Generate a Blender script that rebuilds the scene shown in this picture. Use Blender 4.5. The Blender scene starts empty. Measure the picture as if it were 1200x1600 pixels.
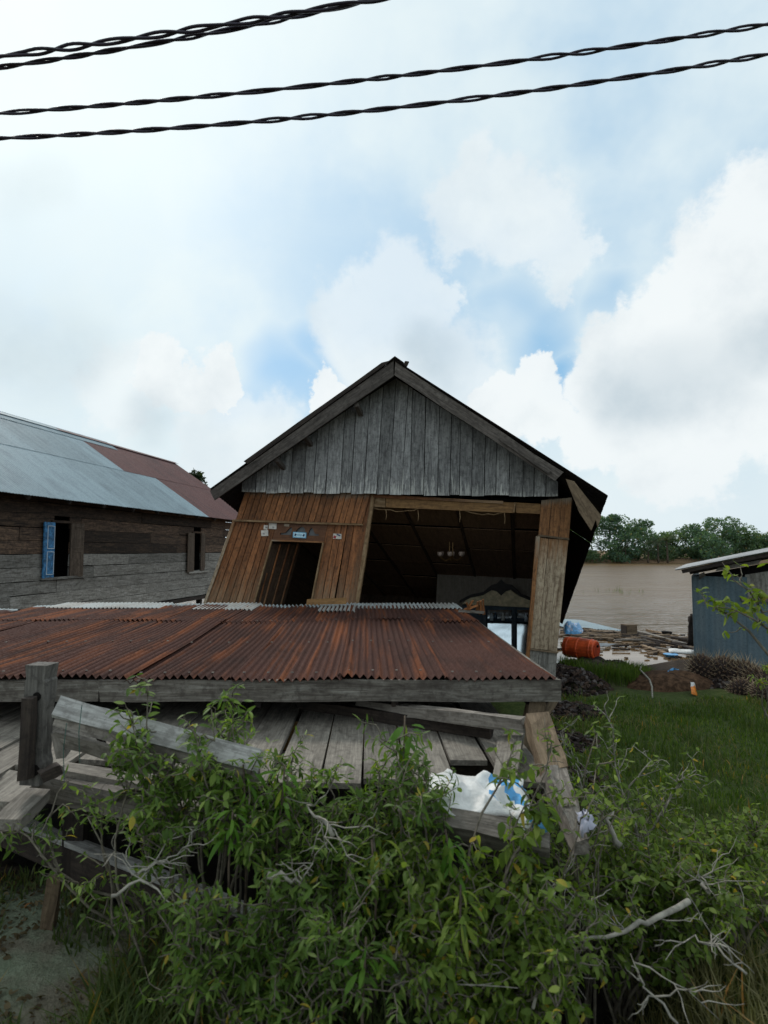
import bpy, math, random
import numpy as np
from mathutils import Vector, Matrix, noise
random.seed(7); RNG = np.random.default_rng(7)
V = Vector
SC = bpy.context.scene
COL = SC.collection
R = math.radians
def lin(c): c /= 255.0; return c/12.92 if c <= .04045 else ((c+.055)/1.055)**2.4
def S(r, g, b): return (lin(r), lin(g), lin(b))

# ------------------------------------------------------------------ camera
CAMZ, FPX, W0, H0 = 2.0, 900.0, 1200, 1600
PITCH = math.atan(60/FPX)
cam = bpy.data.cameras.new('camera'); co = bpy.data.objects.new('camera', cam); COL.objects.link(co)
co.location = (0, 0, CAMZ); co.rotation_euler = (math.pi/2 + PITCH, 0, 0)
cam.sensor_fit = 'VERTICAL'; cam.sensor_height = 36; cam.lens = 36*FPX/H0
cam.clip_start = .05; cam.clip_end = 6000
cam.dof.use_dof = True; cam.dof.focus_distance = 6.5; cam.dof.aperture_fstop = 2.6
SC.camera = co
SC.render.resolution_x, SC.render.resolution_y = 768, 1024
_f = V((0, math.cos(PITCH), math.sin(PITCH))); _u = V((0, -math.sin(PITCH), math.cos(PITCH))); _r = V((1, 0, 0))
def ray(px, py): return _f + _r*((px-600)/FPX) + _u*((800-py)/FPX)
def pix(px, py, Y): d = ray(px, py); return V((0, 0, CAMZ)) + d*(Y/d.y)
def pixz(px, py, Z): d = ray(px, py); return V((0, 0, CAMZ)) + d*((Z-CAMZ)/d.z)

# ------------------------------------------------------------------ view, sun, sky
SC.view_settings.view_transform = 'Standard'; SC.view_settings.look = 'None'
SC.view_settings.gamma = 1; SC.view_settings.exposure = 0.2; SC.view_settings.use_curve_mapping = False
SUNDIR = V((-.70, 1.0, 1.12)).normalized()
SUN_EL = math.asin(SUNDIR.z); SUN_ROT = math.atan2(SUNDIR.x, SUNDIR.y)
sl = bpy.data.lights.new('sun', 'SUN'); sl.energy = 1.5; sl.angle = R(12); sl.color = (1, .95, .88)
so = bpy.data.objects.new('sun', sl); COL.objects.link(so)
so.rotation_euler = (-SUNDIR).to_track_quat('-Z', 'Y').to_euler(); so.location = (-20, 30, 40)

class NT:
    def __init__(s, tree): s.t = tree; s.n = tree.nodes; s.l = tree.links
    def put(s, sock, v):
        if hasattr(v, 'links') or isinstance(v, bpy.types.NodeSocket): s.l.new(v, sock)
        else:
            if sock.type == 'RGBA' and len(v) == 3: v = (*v, 1)
            sock.default_value = v
    def new(s, typ, **kw):
        n = s.n.new(typ)
        for k, v in kw.items(): setattr(n, k, v)
        return n
    def math(s, op, a, b=0.0, c=None, clamp=False):
        n = s.new('ShaderNodeMath', operation=op, use_clamp=clamp); s.put(n.inputs[0], a); s.put(n.inputs[1], b)
        if c is not None: s.put(n.inputs[2], c)
        return n.outputs[0]
    def vmath(s, op, a, b=None, scale=None):
        n = s.new('ShaderNodeVectorMath', operation=op); s.put(n.inputs[0], a)
        if b is not None: s.put(n.inputs[1], b)
        if scale is not None: s.put(n.inputs['Scale'], scale)
        return n.outputs['Value'] if op in ('DISTANCE', 'DOT_PRODUCT', 'LENGTH') else n.outputs[0]
    def maprange(s, v, a, b, c=0.0, d=1.0, smooth=True):
        n = s.new('ShaderNodeMapRange', interpolation_type='SMOOTHSTEP' if smooth else 'LINEAR'); s.put(n.inputs[0], v)
        for i, x in enumerate((a, b, c, d)): s.put(n.inputs[i+1], x)
        return n.outputs[0]
    def noise(s, vec, scale, detail=4.0, rough=.55, out=0, dist=0.0):
        n = s.new('ShaderNodeTexNoise'); s.put(n.inputs['Vector'], vec)
        n.inputs['Scale'].default_value = scale; n.inputs['Detail'].default_value = detail; n.inputs['Roughness'].default_value = rough
        n.inputs['Distortion'].default_value = dist
        return n.outputs[out]
    def mix(s, f, a, b, blend='MIX'):
        n = s.new('ShaderNodeMix', data_type='RGBA', blend_type=blend); s.put(n.inputs[0], f); s.put(n.inputs[6], a); s.put(n.inputs[7], b)
        return n.outputs[2]
    def ramp(s, f, stops):
        n = s.new('ShaderNodeValToRGB'); s.put(n.inputs[0], f); e = n.color_ramp.elements
        while len(e) < len(stops): e.new(.5)
        for el, (p, c) in zip(e, stops): el.position = p; el.color = (*c, 1)
        return n.outputs[0]
    def mapping(s, vec, scale): return s.vmath('MULTIPLY', vec, scale)

world = bpy.data.worlds.new('World'); SC.world = world; world.use_nodes = True
world.node_tree.nodes.clear(); w = NT(world.node_tree)
SKY_STR = .1
sky = w.new('ShaderNodeTexSky', sky_type='NISHITA'); sky.sun_disc = False; sky.sun_elevation = SUN_EL; sky.sun_rotation = SUN_ROT
sky.air_density = 1.0; sky.dust_density = 2.2; sky.ozone_density = 1.5
tc = w.new('ShaderNodeTexCoord'); D = w.vmath('NORMALIZE', tc.outputs['Generated'])
n1 = w.vmath('SUBTRACT', w.noise(D, 3.2, 3, .5, 1), (.5, .5, .5)); n2 = w.vmath('SUBTRACT', w.noise(D, 15, 6, .62, 1), (.5, .5, .5))
DW = w.vmath('ADD', w.vmath('ADD', D, w.vmath('SCALE', n1, scale=.16)), w.vmath('ADD', w.vmath('SCALE', n2, scale=.10), w.vmath('SCALE', w.vmath('SUBTRACT', w.noise(D, 48, 4, .6, 1), (.5, .5, .5)), scale=.03)))   # billowy edge
DS = w.vmath('ADD', D, w.vmath('SCALE', n1, scale=.30))                                                    # soft drift
def blob(vec, px, py, r, hard):
    c = ray(px, py).normalized(); ang = r/FPX*c.dot(_f)
    return w.maprange(w.vmath('DISTANCE', vec, tuple(c)), ang*(1+(1-hard)*.5), ang*(hard if hard > .6 else .25))
def union(items):
    o = items[0]
    for i in items[1:]: o = w.math('MAXIMUM', o, i)
    return o
CUMSOFT = [(640, 475, 95), (560, 530, 85), (705, 455, 45), (650, 600, 130), (380, 690, 90), (190, 610, 80), (820, 330, 80), (740, 320, 70), (870, 400, 50)]
CUM = [(1085, 490, 120), (1190, 430, 170), (1010, 530, 95), (975, 585, 75), (1190, 590, 150), 
       (832, 580, 42), (850, 645, 66), (790, 640, 62), (335, 598, 40), (262, 590, 58), (500, 625, 42), (940, 690, 70),
       (1080, 700, 110)]
BLUE = [(838, 490, 95), (885, 575, 60), (425, 595, 65), (470, 570, 50), (915, 450, 60), (800, 540, 50)]
BLUE2 = [(985, 320, 120), (1120, 220, 130), (1060, 130, 120), (1180, 330, 90), (1000, 60, 120)]
GREY = [(75, 510, 105), (20, 430, 80), (245, 665, 60), (1060, 610, 105), (700, 545, 60), (1170, 560, 80), (60, 260, 60)]
cumulus = w.math('MAXIMUM', union([blob(DW, *b, .86) for b in CUM]), w.math('MULTIPLY', union([blob(DW, *b, .75) for b in CUMSOFT]), .62))
cumnoise = w.maprange(w.noise(D, 2.6, 8, .6), .55, .63)                # the same sort of clouds everywhere else
infront = w.maprange(w.vmath('DOT_PRODUCT', D, tuple(_f)), .52, .66)
cumulus = w.math('MAXIMUM', cumulus, w.math('MULTIPLY', cumnoise, w.math('SUBTRACT', 1.0, infront)))
blue = w.math('MAXIMUM', union([blob(DS, *b, .3) for b in BLUE]), w.math('MULTIPLY', union([blob(DS, *b, .3) for b in BLUE2]), w.maprange(w.noise(D, 5, 6, .6), .3, .65, .06, .38)))
bluenoise = w.maprange(w.noise(D, 1.7, 6, .55), .5, .68)
blue = w.math('MAXIMUM', blue, w.math('MULTIPLY', bluenoise, .55))
grey = union([blob(DS, *b, .3) for b in GREY])
fine = w.noise(D, 6, 8, .6); wisp = w.noise(w.mapping(DS, (1, 1, 2.2)), 3.0, 6, .55)
veilamt = w.math('SUBTRACT', w.maprange(wisp, .25, .65, .80, 1.0), w.math('MULTIPLY', blue, .92))
zz = w.new('ShaderNodeSeparateXYZ'); w.put(zz.inputs[0], D)
skyc = w.mix(.72, w.mix(1.0, sky.outputs[0], (SKY_STR,)*3, 'MULTIPLY'), S(134, 188, 224))
veilc = w.mix(w.maprange(w.noise(DS, 2.2, 5, .5), .35, .7), S(208, 223, 229), S(222, 233, 235))
c1 = w.mix(veilamt, skyc, veilc)
shade = w.math('ADD', w.math('MULTIPLY', grey, .45), w.maprange(fine, .42, .72, 0, .42), clamp=True)
cumc = w.mix(shade, S(230, 235, 236), S(190, 202, 210))
c2 = w.mix(w.math('MULTIPLY', cumulus, .94), c1, cumc)
c2 = w.mix(w.math('MULTIPLY', grey, w.maprange(fine, .3, .7, .25, .60)), c2, S(176, 192, 201))
hz = w.maprange(zz.outputs[2], .20, .0, 0, .45)                      # pale air near the horizon
c2 = w.mix(hz, c2, S(214, 223, 228))
glow = w.math('POWER', w.math('MAXIMUM', w.vmath('DOT_PRODUCT', D, tuple(SUNDIR)), 0.0), 20.0)
c2 = w.mix(w.math('MULTIPLY', glow, .75), c2, (.88, .96, .95))
c2 = w.mix(1.0, c2, (1/SKY_STR,)*3, 'MULTIPLY')
bg = w.new('ShaderNodeBackground'); w.put(bg.inputs[0], c2); bg.inputs[1].default_value = SKY_STR
wo = w.new('ShaderNodeOutputWorld'); w.l.new(bg.outputs[0], wo.inputs[0])

# ------------------------------------------------------------------ object helpers
WM = {}
def _link(o, parent, mw):
    COL.objects.link(o)
    if parent is not None:
        o.parent = parent; o.matrix_basis = WM[parent.name].inverted() @ mw
    else: o.matrix_basis = mw
    WM[o.name] = mw
    return o
def tag(o, label=None, cat=None, group=None, kind=None):
    for k, v in (('label', label), ('category', cat), ('group', group), ('kind', kind)):
        if v: o[k] = v
    return o
def thing(name, label, cat, loc, group=None, rot=None):
    o = bpy.data.objects.new(name, None); o.empty_display_size = .2
    mw = Matrix.Translation(V(loc))
    if rot is not None: mw = mw @ rot
    return tag(_link(o, None, mw), label, cat, group)
def copy_tree(o, mw, label=None, parent=None):
    c = o.copy(); COL.objects.link(c)
    if parent is None: c.matrix_basis = mw; WM[c.name] = mw
    else: c.parent = parent; WM[c.name] = WM[parent.name] @ c.matrix_basis
    if label: c['label'] = label
    for ch in list(o.children): copy_tree(ch, None, None, c)
    return c
def mesh_obj(name, me, parent=None, mw=None, mat=None, label=None):
    if mat is not None and not me.materials: me.materials.append(mat)
    o = bpy.data.objects.new(name, me); _link(o, parent, mw if mw is not None else Matrix())
    if label: o['label'] = label
    return o
def frame(origin, x, z):
    x = V(x).normalized(); z = V(z); z = (z - x*z.dot(x)).normalized(); y = z.cross(x)
    m = Matrix((x, y, z)).transposed().to_4x4(); m.translation = V(origin); return m

class MB:
    """collects shapes in world coordinates; build() links them as one mesh object"""
    def __init__(s): s.v = []; s.f = []; s.m = []; s.u = []
    def add(s, vs, fs, mi=0, us=None):
        b = len(s.v); s.v += [V(x) for x in vs]; s.f += [tuple(i+b for i in f) for f in fs]; s.m += [mi]*len(fs)
        s.u += us if us else [0.0]*len(vs)
        return s
    def prism(s, poly, ext, mi=0):
        n = len(poly); ext = V(ext); p = [V(x) for x in poly]
        return s.add(p + [x+ext for x in p], [tuple(range(n))[::-1], tuple(range(n, 2*n))] + [(i, (i+1) % n, (i+1) % n+n, i+n) for i in range(n)], mi)
    def box(s, c, sx, sy, sz, rot=None, mi=0):
        m = Matrix.Translation(V(c)) @ (rot.to_4x4() if rot is not None else Matrix())
        p = [m @ V((x*sx/2, y*sy/2, z*sz/2)) for z in (-1, 1) for x, y in ((-1, -1), (1, -1), (1, 1), (-1, 1))]
        return s.add(p, [(3, 2, 1, 0), (4, 5, 6, 7), (0, 1, 5, 4), (1, 2, 6, 5), (2, 3, 7, 6), (3, 0, 4, 7)], mi)
    def tube(s, pts, rad, n=6, mi=0):
        pts = [V(p) for p in pts]; k = len(pts); rad = rad if hasattr(rad, '__len__') else [rad]*k
        vs = []; ref = V((.31, .2, .93))
        for i, p in enumerate(pts):
            t = (pts[min(i+1, k-1)] - pts[max(i-1, 0)])
            t = t.normalized() if t.length > 1e-9 else V((0, 0, 1))
            a = t.cross(ref)
            a = a.normalized() if a.length > 1e-4 else t.orthogonal().normalized()
            b = t.cross(a)
            vs += [p + (a*math.cos(q*2*math.pi/n) + b*math.sin(q*2*math.pi/n))*rad[i] for q in range(n)]
        fs = [(i*n+q, i*n+(q+1) % n, (i+1)*n+(q+1) % n, (i+1)*n+q) for i in range(k-1) for q in range(n)]
        fs += [tuple(range(n))[::-1], tuple((k-1)*n+q for q in range(n))]
        return s.add(vs, fs, mi)
    def build(s, name, mats, parent=None, M=None, label=None, smooth=False):
        if M is None:
            M = Matrix.Translation(sum(s.v, V())/len(s.v))
        inv = M.inverted(); me = bpy.data.meshes.new(name)
        me.from_pydata([tuple(inv @ p) for p in s.v], [], s.f)
        for m in (mats if isinstance(mats, (list, tuple)) else [mats]): me.materials.append(m)
        if any(s.m): me.polygons.foreach_set('material_index', s.m)
        if any(s.u):
            at = me.attributes.new('u', 'FLOAT', 'POINT'); at.data.foreach_set('value', s.u)
        if smooth: me.polygons.foreach_set('use_smooth', [True]*len(me.polygons))
        me.update()
        return mesh_obj(name, me, parent, M, None, label)

def board(name, a0, a1, b0, b1, th, mat, parent, n=3, jit=.004, label=None, normal=None):
    """a plank: edge a0-a1 at one end, b0-b1 at the other; front face on these, thickness behind"""
    a0, a1, b0, b1 = map(V, (a0, a1, b0, b1))
    X = ((b0+b1)-(a0+a1)).normalized(); Wd = ((a1-a0)+(b1-b0)).normalized()
    N = X.cross(Wd).normalized()
    if normal is not None and N.dot(V(normal)) < 0: N = -N
    if normal is None and N.dot(V((0, 0, CAMZ)) - (a0+b1)/2) < 0: N = -N
    vs = []; us = []
    for i in range(n+1):
        t = i/n
        for q, (p, e) in enumerate(((a0, b0), (a1, b1))):
            j = random.uniform(-jit, jit); k = random.uniform(-jit, jit)*(1.6 if i in (0, n) else .3)
            pt = p.lerp(e, t) + Wd*j + X*k
            vs.append(pt); us.append(t); vs.append(pt - N*th); us.append(t)
    fs = [(1, 3, 2, 0), (n*4, n*4+2, n*4+3, n*4+1)]
    for i in range(n):
        b = i*4
        fs += [(b, b+2, b+6, b+4), (b+3, b+1, b+5, b+7), (b+1, b, b+4, b+5), (b+2, b+3, b+7, b+6)]
    M = frame((a0+a1+b0+b1)/4, X, N)
    if M.to_3x3().col[1].dot(Wd) * 1 > 0 and False: pass
    mb = MB(); mb.add(vs, fs, 0, [max(x, 1e-6) for x in us])
    return mb.build(name, mat, parent, M, label)
def beam(name, p0, p1, wd, ht, mat, parent=None, up=(0, 0, 1), n=4, jit=.004, label=None, ends=(1, 1)):
    """a squared timber from p0 to p1 with slightly uneven arrises"""
    p0, p1 = V(p0), V(p1); X = (p1-p0).normalized(); M = frame((p0+p1)/2, X, up); Y = M.to_3x3().col[1]; Z = M.to_3x3().col[2]
    vs = []; us = []
    for i in range(n+1):
        t = i/n; p = p0.lerp(p1, t); k = ends[0]*(1-t) + ends[1]*t
        for sy, sz in ((-1, -1), (1, -1), (1, 1), (-1, 1)):
            e = random.uniform(-3, 3)*jit if i in (0, n) else 0
            vs.append(p + Y*(sy*wd/2*k + random.uniform(-jit, jit)) + Z*(sz*ht/2*k + random.uniform(-jit, jit)) + X*e); us.append(max(t, 1e-6))
    fs = [(3, 2, 1, 0), (n*4, n*4+1, n*4+2, n*4+3)] + [(i*4+q, i*4+(q+1) % 4, i*4+4+(q+1) % 4, i*4+4+q) for i in range(n) for q in range(4)]
    mb = MB(); mb.add(vs, fs, 0, us); return mb.build(name, mat, parent, M, label)
def corrugated(name, o, uvec, vvec, mat, parent, pitch=.058, amp=.011, nv=3, th=.0015, sag=0.0, wob=.004, label=None, ulen=None):
    """metal sheet: corners o, o+uvec (across the waves), o+vvec (along the waves); 'u' runs along vvec"""
    o, uvec, vvec = V(o), V(uvec), V(vvec); N = uvec.cross(vvec).normalized(); L = uvec.length; nw = max(1, round(L/pitch)); nu = nw*4
    sd = random.uniform(0, 50); vs = []; us = []
    for side in (1, -1):
        for j in range(nv+1):
            t = j/nv
            for i in range(nu+1):
                s_ = i/nu; a = math.sin(2*math.pi*i/4)*amp
                b = wob*noise.noise(V((s_*2+sd, t*2, sd))) - sag*4*t*(1-t)
                vv = vvec*t
                if j in (0, nv): vv = vv + vvec.normalized()*noise.noise(V((s_*5+sd, t*9, 1)))*.012
                vs.append(o + uvec*s_ + vv + N*(a + b + side*th)); us.append(max(t, 1e-6))
    Wn = nu+1; tot = Wn*(nv+1)
    fs = [(j*Wn+i, j*Wn+i+1, (j+1)*Wn+i+1, (j+1)*Wn+i) for j in range(nv) for i in range(nu)]
    fs += [(tot+j*Wn+i, tot+(j+1)*Wn+i, tot+(j+1)*Wn+i+1, tot+j*Wn+i+1) for j in range(nv) for i in range(nu)]
    for j0 in (0, nv*Wn):                                     # the cut ends, on their own vertices so that shading stays crisp
        b = len(vs); vs += [vs[j0+i] for i in range(Wn)] + [vs[tot+j0+i] for i in range(Wn)]; us += us[j0:j0+Wn]*2
        fs += [(b+i, b+Wn+i, b+Wn+i+1, b+i+1) for i in range(nu)]
    M = frame(o + (uvec+vvec)/2, vvec, N); mb = MB(); mb.add(vs, fs, 0, us)
    ob = mb.build(name, mat, parent, M, label, smooth=True)
    return ob

# ------------------------------------------------------------------ materials
def material(name):
    m = bpy.data.materials.new(name); m.use_nodes = True; n = NT(m.node_tree)
    p = m.node_tree.nodes['Principled BSDF']; return m, n, p
def objcoord(n, spread=37.0):
    t = n.new('ShaderNodeTexCoord').outputs['Object']; r = n.new('ShaderNodeObjectInfo').outputs['Random']
    return n.vmath('ADD', t, n.vmath('SCALE', (1.0, .7, .4), scale=n.math('MULTIPLY', r, spread))), r
def attr(n, name='u'): return n.new('ShaderNodeAttribute', attribute_name=name).outputs['Fac']
def wood(name, light, mid, dark, vary=.5, rough=.8, bump=.35, wear=None, grime=.5, wearamp=.55):
    """planks: grain along the piece's own length; wear = [(u0,u1,colour,strength)] bleached or bare zones near an end"""
    m, n, p = material(name); c, r = objcoord(n)
    g = n.noise(n.mapping(c, (1.7, 14, 14)), 1.6, 8, .66, dist=.9); gf = n.noise(n.mapping(c, (2.5, 70, 70)), 1.5, 4, .6)
    col = n.ramp(g, [(.30, dark), (.48, mid), (.70, light)])
    col = n.mix(n.maprange(gf, .35, .7, .45, 0), col, dark)
    bl = n.noise(n.mapping(c, (1.2, 3.5, 3.5)), 1.3, 6, .65)
    col = n.mix(n.maprange(bl, .50, .74, 0, grime), col, dark)
    iso = n.noise(c, 19, 6, .7); col = n.mix(n.maprange(iso, .36, .52, .55, 0), col, dark); col = n.mix(n.maprange(iso, .56, .72, 0, .35), col, light)
    br = n.maprange(r, 0, 1, 1-vary*.55, 1+vary*.55, smooth=False)
    if wear:
        u = attr(n)
        for u0, u1, wc, st in wear:
            sp = n.noise(n.mapping(c, (1.6, 16, 16)), 2.0, 7, .7)
            k = n.math('MULTIPLY', n.maprange(n.math('ADD', u, n.math('MULTIPLY', n.math('SUBTRACT', sp, .5), wearamp)), u0, u1), st)
            col = n.mix(k, col, n.mix(n.maprange(gf, .4, .6), tuple(x*.75 for x in wc), wc))
    vm = n.vmath('SCALE', col, scale=br)
    n.put(p.inputs['Base Color'], vm); p.inputs['Roughness'].default_value = rough
    crack = n.maprange(n.noise(n.mapping(c, (.8, 34, 34)), 1.0, 3, .5), .60, .66, 1, 0)
    b = n.new('ShaderNodeBump'); b.inputs['Strength'].default_value = bump; b.inputs['Distance'].default_value = .006
    n.put(b.inputs['Height'], n.math('ADD', n.math('ADD', g, gf), crack)); n.l.new(b.outputs[0], p.inputs['Normal'])
    p.inputs['Specular IOR Level'].default_value = .25
    return m
def metal_sheet(name, base, rust, deep, rustamt=(.4, .6), zinc=None, metallic=.0, rough=.55, spec=.4):
    m, n, p = material(name); c, r = objcoord(n)
    st = n.noise(n.mapping(c, (.16, 3.4, 3.4)), 2.0, 5, .62); fn = n.noise(c, 34, 5, .65); bl = n.noise(n.mapping(c, (.8, 1.6, 1.6)), 1.6, 6, .6)
    bl = n.math('ADD', bl, n.maprange(r, 0, 1, -.05, .05))
    col = n.mix(n.maprange(st, *rustamt), base, rust)
    col = n.mix(n.maprange(bl, .48, .68, 0, .85), col, deep)
    col = n.mix(n.maprange(fn, .45, .75, 0, .45), col, tuple(x*.45 for x in deep))
    if zinc:
        u = attr(n); zc, u0, u1 = zinc
        ed = n.math('ADD', u, n.math('MULTIPLY', n.math('SUBTRACT', n.noise(n.mapping(c, (1.2, 3.2, 3.2)), 2.0, 4, .6), .5), .35))
        k = n.maprange(n.math('ADD', ed, n.maprange(r, 0, 1, -.07, .05)), u0, u1)
        col = n.mix(k, col, n.mix(n.maprange(fn, .4, .65), zc, tuple(x*.6 for x in zc)))
    col = n.vmath('SCALE', col, scale=n.maprange(n.math('FRACT', n.math('MULTIPLY', r, 7.3)), 0, 1, .9, 1.1, smooth=False))
    n.put(p.inputs['Base Color'], col); p.inputs['Metallic'].default_value = metallic
    n.put(p.inputs['Roughness'], n.maprange(fn, .3, .7, rough-.1, rough+.15)); p.inputs['Specular IOR Level'].default_value = spec
    b = n.new('ShaderNodeBump'); b.inputs['Strength'].default_value = .25; b.inputs['Distance'].default_value = .004
    n.put(b.inputs['Height'], fn); n.l.new(b.outputs[0], p.inputs['Normal'])
    return m
def plain(name, col, rough=.6, spec=.3, vary=.25, scale=12, metallic=0, bump=0):
    m, n, p = material(name); c, r = objcoord(n); f = n.noise(c, scale, 6, .6)
    n.put(p.inputs['Base Color'], n.mix(n.maprange(f, .35, .7), tuple(x*(1-vary) for x in col), tuple(min(1, x*(1+vary)) for x in col)))
    p.inputs['Roughness'].default_value = rough; p.inputs['Specular IOR Level'].default_value = spec; p.inputs['Metallic'].default_value = metallic
    if bump:
        b = n.new('ShaderNodeBump'); b.inputs['Strength'].default_value = bump; b.inputs['Distance'].default_value = .02; n.put(b.inputs['Height'], f); n.l.new(b.outputs[0], p.inputs['Normal'])
    return m
def leafmat(name, c1, c2, c3, gloss=.5):
    m, n, p = material(name); g = n.new('ShaderNodeNewGeometry'); r = n.new('ShaderNodeObjectInfo').outputs['Random']
    k = n.math('FRACT', n.math('ADD', g.outputs['Random Per Island'], n.math('MULTIPLY', r, 5.7)))
    big = n.noise(g.outputs['Position'], 1.7, 3, .5)
    col = n.ramp(k, [(0, c1), (.55, c2), (.93, c3), (.972, c3), (.985, (c3[0]*2.0, c3[1]*1.05, c3[2]*.6))])
    col = n.mix(n.maprange(big, .4, .65, 0, .6), col, c1)
    n.put(p.inputs['Base Color'], col); p.inputs['Roughness'].default_value = gloss; p.inputs['Specular IOR Level'].default_value = .2
    tr = n.new('ShaderNodeBsdfTranslucent'); n.put(tr.inputs[0], n.mix(1.0, col, (1.25, 1.35, .55), 'MULTIPLY'))
    mx = n.new('ShaderNodeMixShader'); mx.inputs[0].default_value = .45
    n.l.new(p.outputs[0], mx.inputs[1]); n.l.new(tr.outputs[0], mx.inputs[2])
    n.l.new(mx.outputs[0], m.node_tree.nodes['Material Output'].inputs[0])
    return m
M_GREY = wood('weathered_grey_wood', (.40, .395, .385), (.25, .247, .244), (.075, .072, .072), .5, wear=[(.90, 1.04, (.58, .57, .53), .75)], wearamp=1.7)
M_BARGE = wood('bargeboard_wood', (.20, .175, .155), (.12, .10, .088), (.04, .034, .03), .3)
M_STAIN = wood('stained_wood', (.42, .17, .064), (.285, .108, .04), (.06, .027, .014), .5, rough=.6, wear=[(.30, .95, (.37, .255, .155), .75)], wearamp=1.0)
M_BAND = wood('stained_band_wood', (.42, .17, .062), (.28, .11, .04), (.06, .027, .013), .55, rough=.6, wear=[(.27, .02, (.27, .215, .16), .85)])
M_POST = wood('bleached_plank', (.62, .50, .36), (.47, .365, .255), (.12, .075, .045), .25, wear=[(.30, -.05, (.27, .12, .045), .8)])
M_PBAND = wood('varnished_panel', (.44, .21, .08), (.30, .13, .048), (.08, .035, .015), .25, rough=.55, wear=[(.22, 0, (.3, .25, .19), .8)])
M_OCHRE = wood('ochre_board', (.36, .20, .075), (.27, .145, .055), (.11, .055, .022), .25, rough=.6)
M_TRIM = wood('pale_trim', (.42, .30, .18), (.30, .19, .10), (.12, .07, .035), .2)
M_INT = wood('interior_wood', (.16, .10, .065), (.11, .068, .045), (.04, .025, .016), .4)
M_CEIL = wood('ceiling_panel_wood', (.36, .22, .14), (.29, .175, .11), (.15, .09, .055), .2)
M_DARK = wood('dark_old_wood', (.07, .052, .04), (.042, .031, .025), (.014, .010, .009), .6)
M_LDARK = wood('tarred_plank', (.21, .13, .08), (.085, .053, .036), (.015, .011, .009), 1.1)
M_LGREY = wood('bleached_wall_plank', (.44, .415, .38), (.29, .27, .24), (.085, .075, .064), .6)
M_DECK = wood('deck_plank_wood', (.32, .285, .24), (.225, .20, .168), (.08, .068, .057), .35)
M_OLDPOST = wood('dark_grey_post', (.20, .185, .165), (.12, .11, .098), (.035, .031, .028), .2, grime=.8)
M_BEAM = wood('old_beam_wood', (.33, .295, .26), (.20, .175, .15), (.06, .05, .042), .4)
M_FASC = wood('fascia_wood', (.33, .31, .27), (.18, .16, .135), (.05, .04, .034), .2, grime=.8)
M_BROWN = wood('broken_brown_wood', (.27, .195, .125), (.18, .128, .082), (.065, .044, .028), .4)
M_SPLIT = wood('fresh_split_wood', (.50, .22, .09), (.36, .14, .05), (.15, .06, .025), .4)
M_RUST = metal_sheet('rusty_sheet', (.072, .034, .027), (.185, .062, .027), (.048, .026, .022), (.45, .64), ((.42, .47, .48), .86, .95), rough=.85, spec=.10)
M_RUST2 = metal_sheet('rusty_sheet_clean_edge', (.072, .034, .027), (.185, .062, .027), (.048, .026, .022), (.47, .65), rough=.85, spec=.10)
M_ZINC = metal_sheet('zinc_sheet', (.25, .325, .36), (.21, .275, .305), (.18, .235, .265), (.4, .7), rough=.5, spec=.45)
M_ZINCW = metal_sheet('pale_zinc_sheet', (.40, .425, .42), (.36, .34, .31), (.28, .25, .22), (.4, .7), rough=.6, spec=.3)
M_MAROON = metal_sheet('maroon_sheet', (.115, .048, .045), (.15, .058, .048), (.085, .038, .036), (.4, .7), rough=.6)
M_UNDER = metal_sheet('shade_black_sheet', (.018, .016, .016), (.03, .02, .017), (.012, .010, .010), (.4, .7), rough=.8, spec=.1)  # near-black: the shade under the roof is put into the sheet colour
M_BLUESHEET = metal_sheet('blue_painted_sheet', (.10, .15, .18), (.125, .165, .185), (.075, .115, .14), (.4, .7), rough=.6)
M_SHEDROOF = metal_sheet('shed_roof_sheet', (.40, .40, .41), (.3, .29, .28), (.22, .22, .22), (.45, .7))
M_BLUE = plain('blue_paint', (.045, .18, .36), .6, vary=.55, scale=14)
M_WHITE = plain('white_paint', (.62, .66, .68), .55, vary=.1)
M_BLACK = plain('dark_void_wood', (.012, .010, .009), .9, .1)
M_ORANGE = plain('orange_plastic', (.58, .085, .022), .5, .35, vary=.45, scale=5, bump=.3)
M_CABLE = plain('cable_rubber', (.022, .014, .030), .5, .4)
M_PAPER = plain('paper', (.62, .58, .52), .7, vary=.15)
# ------------------------------------------------------------------ setting: ground, river, far bank
WATER = -.70
def sstep(a, b, x): t = min(1, max(0, (x-a)/(b-a))); return t*t*(3-2*t)
BP0, BP1 = pixz(0, 1272, .25), pixz(400, 1428, .25)          # the edge beam of the ditch
_bd = (BP1-BP0); _bn = V((-_bd.y, _bd.x, 0)).normalized()
def height(x, y):
    y0 = 9.4 + .45*max(0, min(4, x-3)); z = -1.5*sstep(y0, y0+3.6, y) - .9*sstep(y0+3, y0+9, y)
    d = (V((x, y, 0)) - V((BP0.x, BP0.y, 0))).dot(_bn)       # beyond the beam the ground drops under the decks
    z -= .75*sstep(-.02, .45, d)*sstep(1.5, .75, x)*sstep(11, 9, y)
    z += 2.75*sstep(117, 127, y) + .8*sstep(130, 200, y)
    if y < 40: z += .05*noise.noise(V((x*.9, y*.9, 0))) + .02*noise.noise(V((x*3.1, y*3.1, 4)))
    z += .10*sstep(.0, -.06, d)*sstep(-.5, -1.2, x)*0
    return z
xs = sorted(set([round(-6+.16*i, 3) for i in range(100)] + [-9, -13, -20, -32, -50, -80, -130, -220, -400, -700, -1200, -2500, 12, 15, 20, 28, 40, 60, 90, 140, 240, 420, 700, 1200, 2500]))
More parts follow.
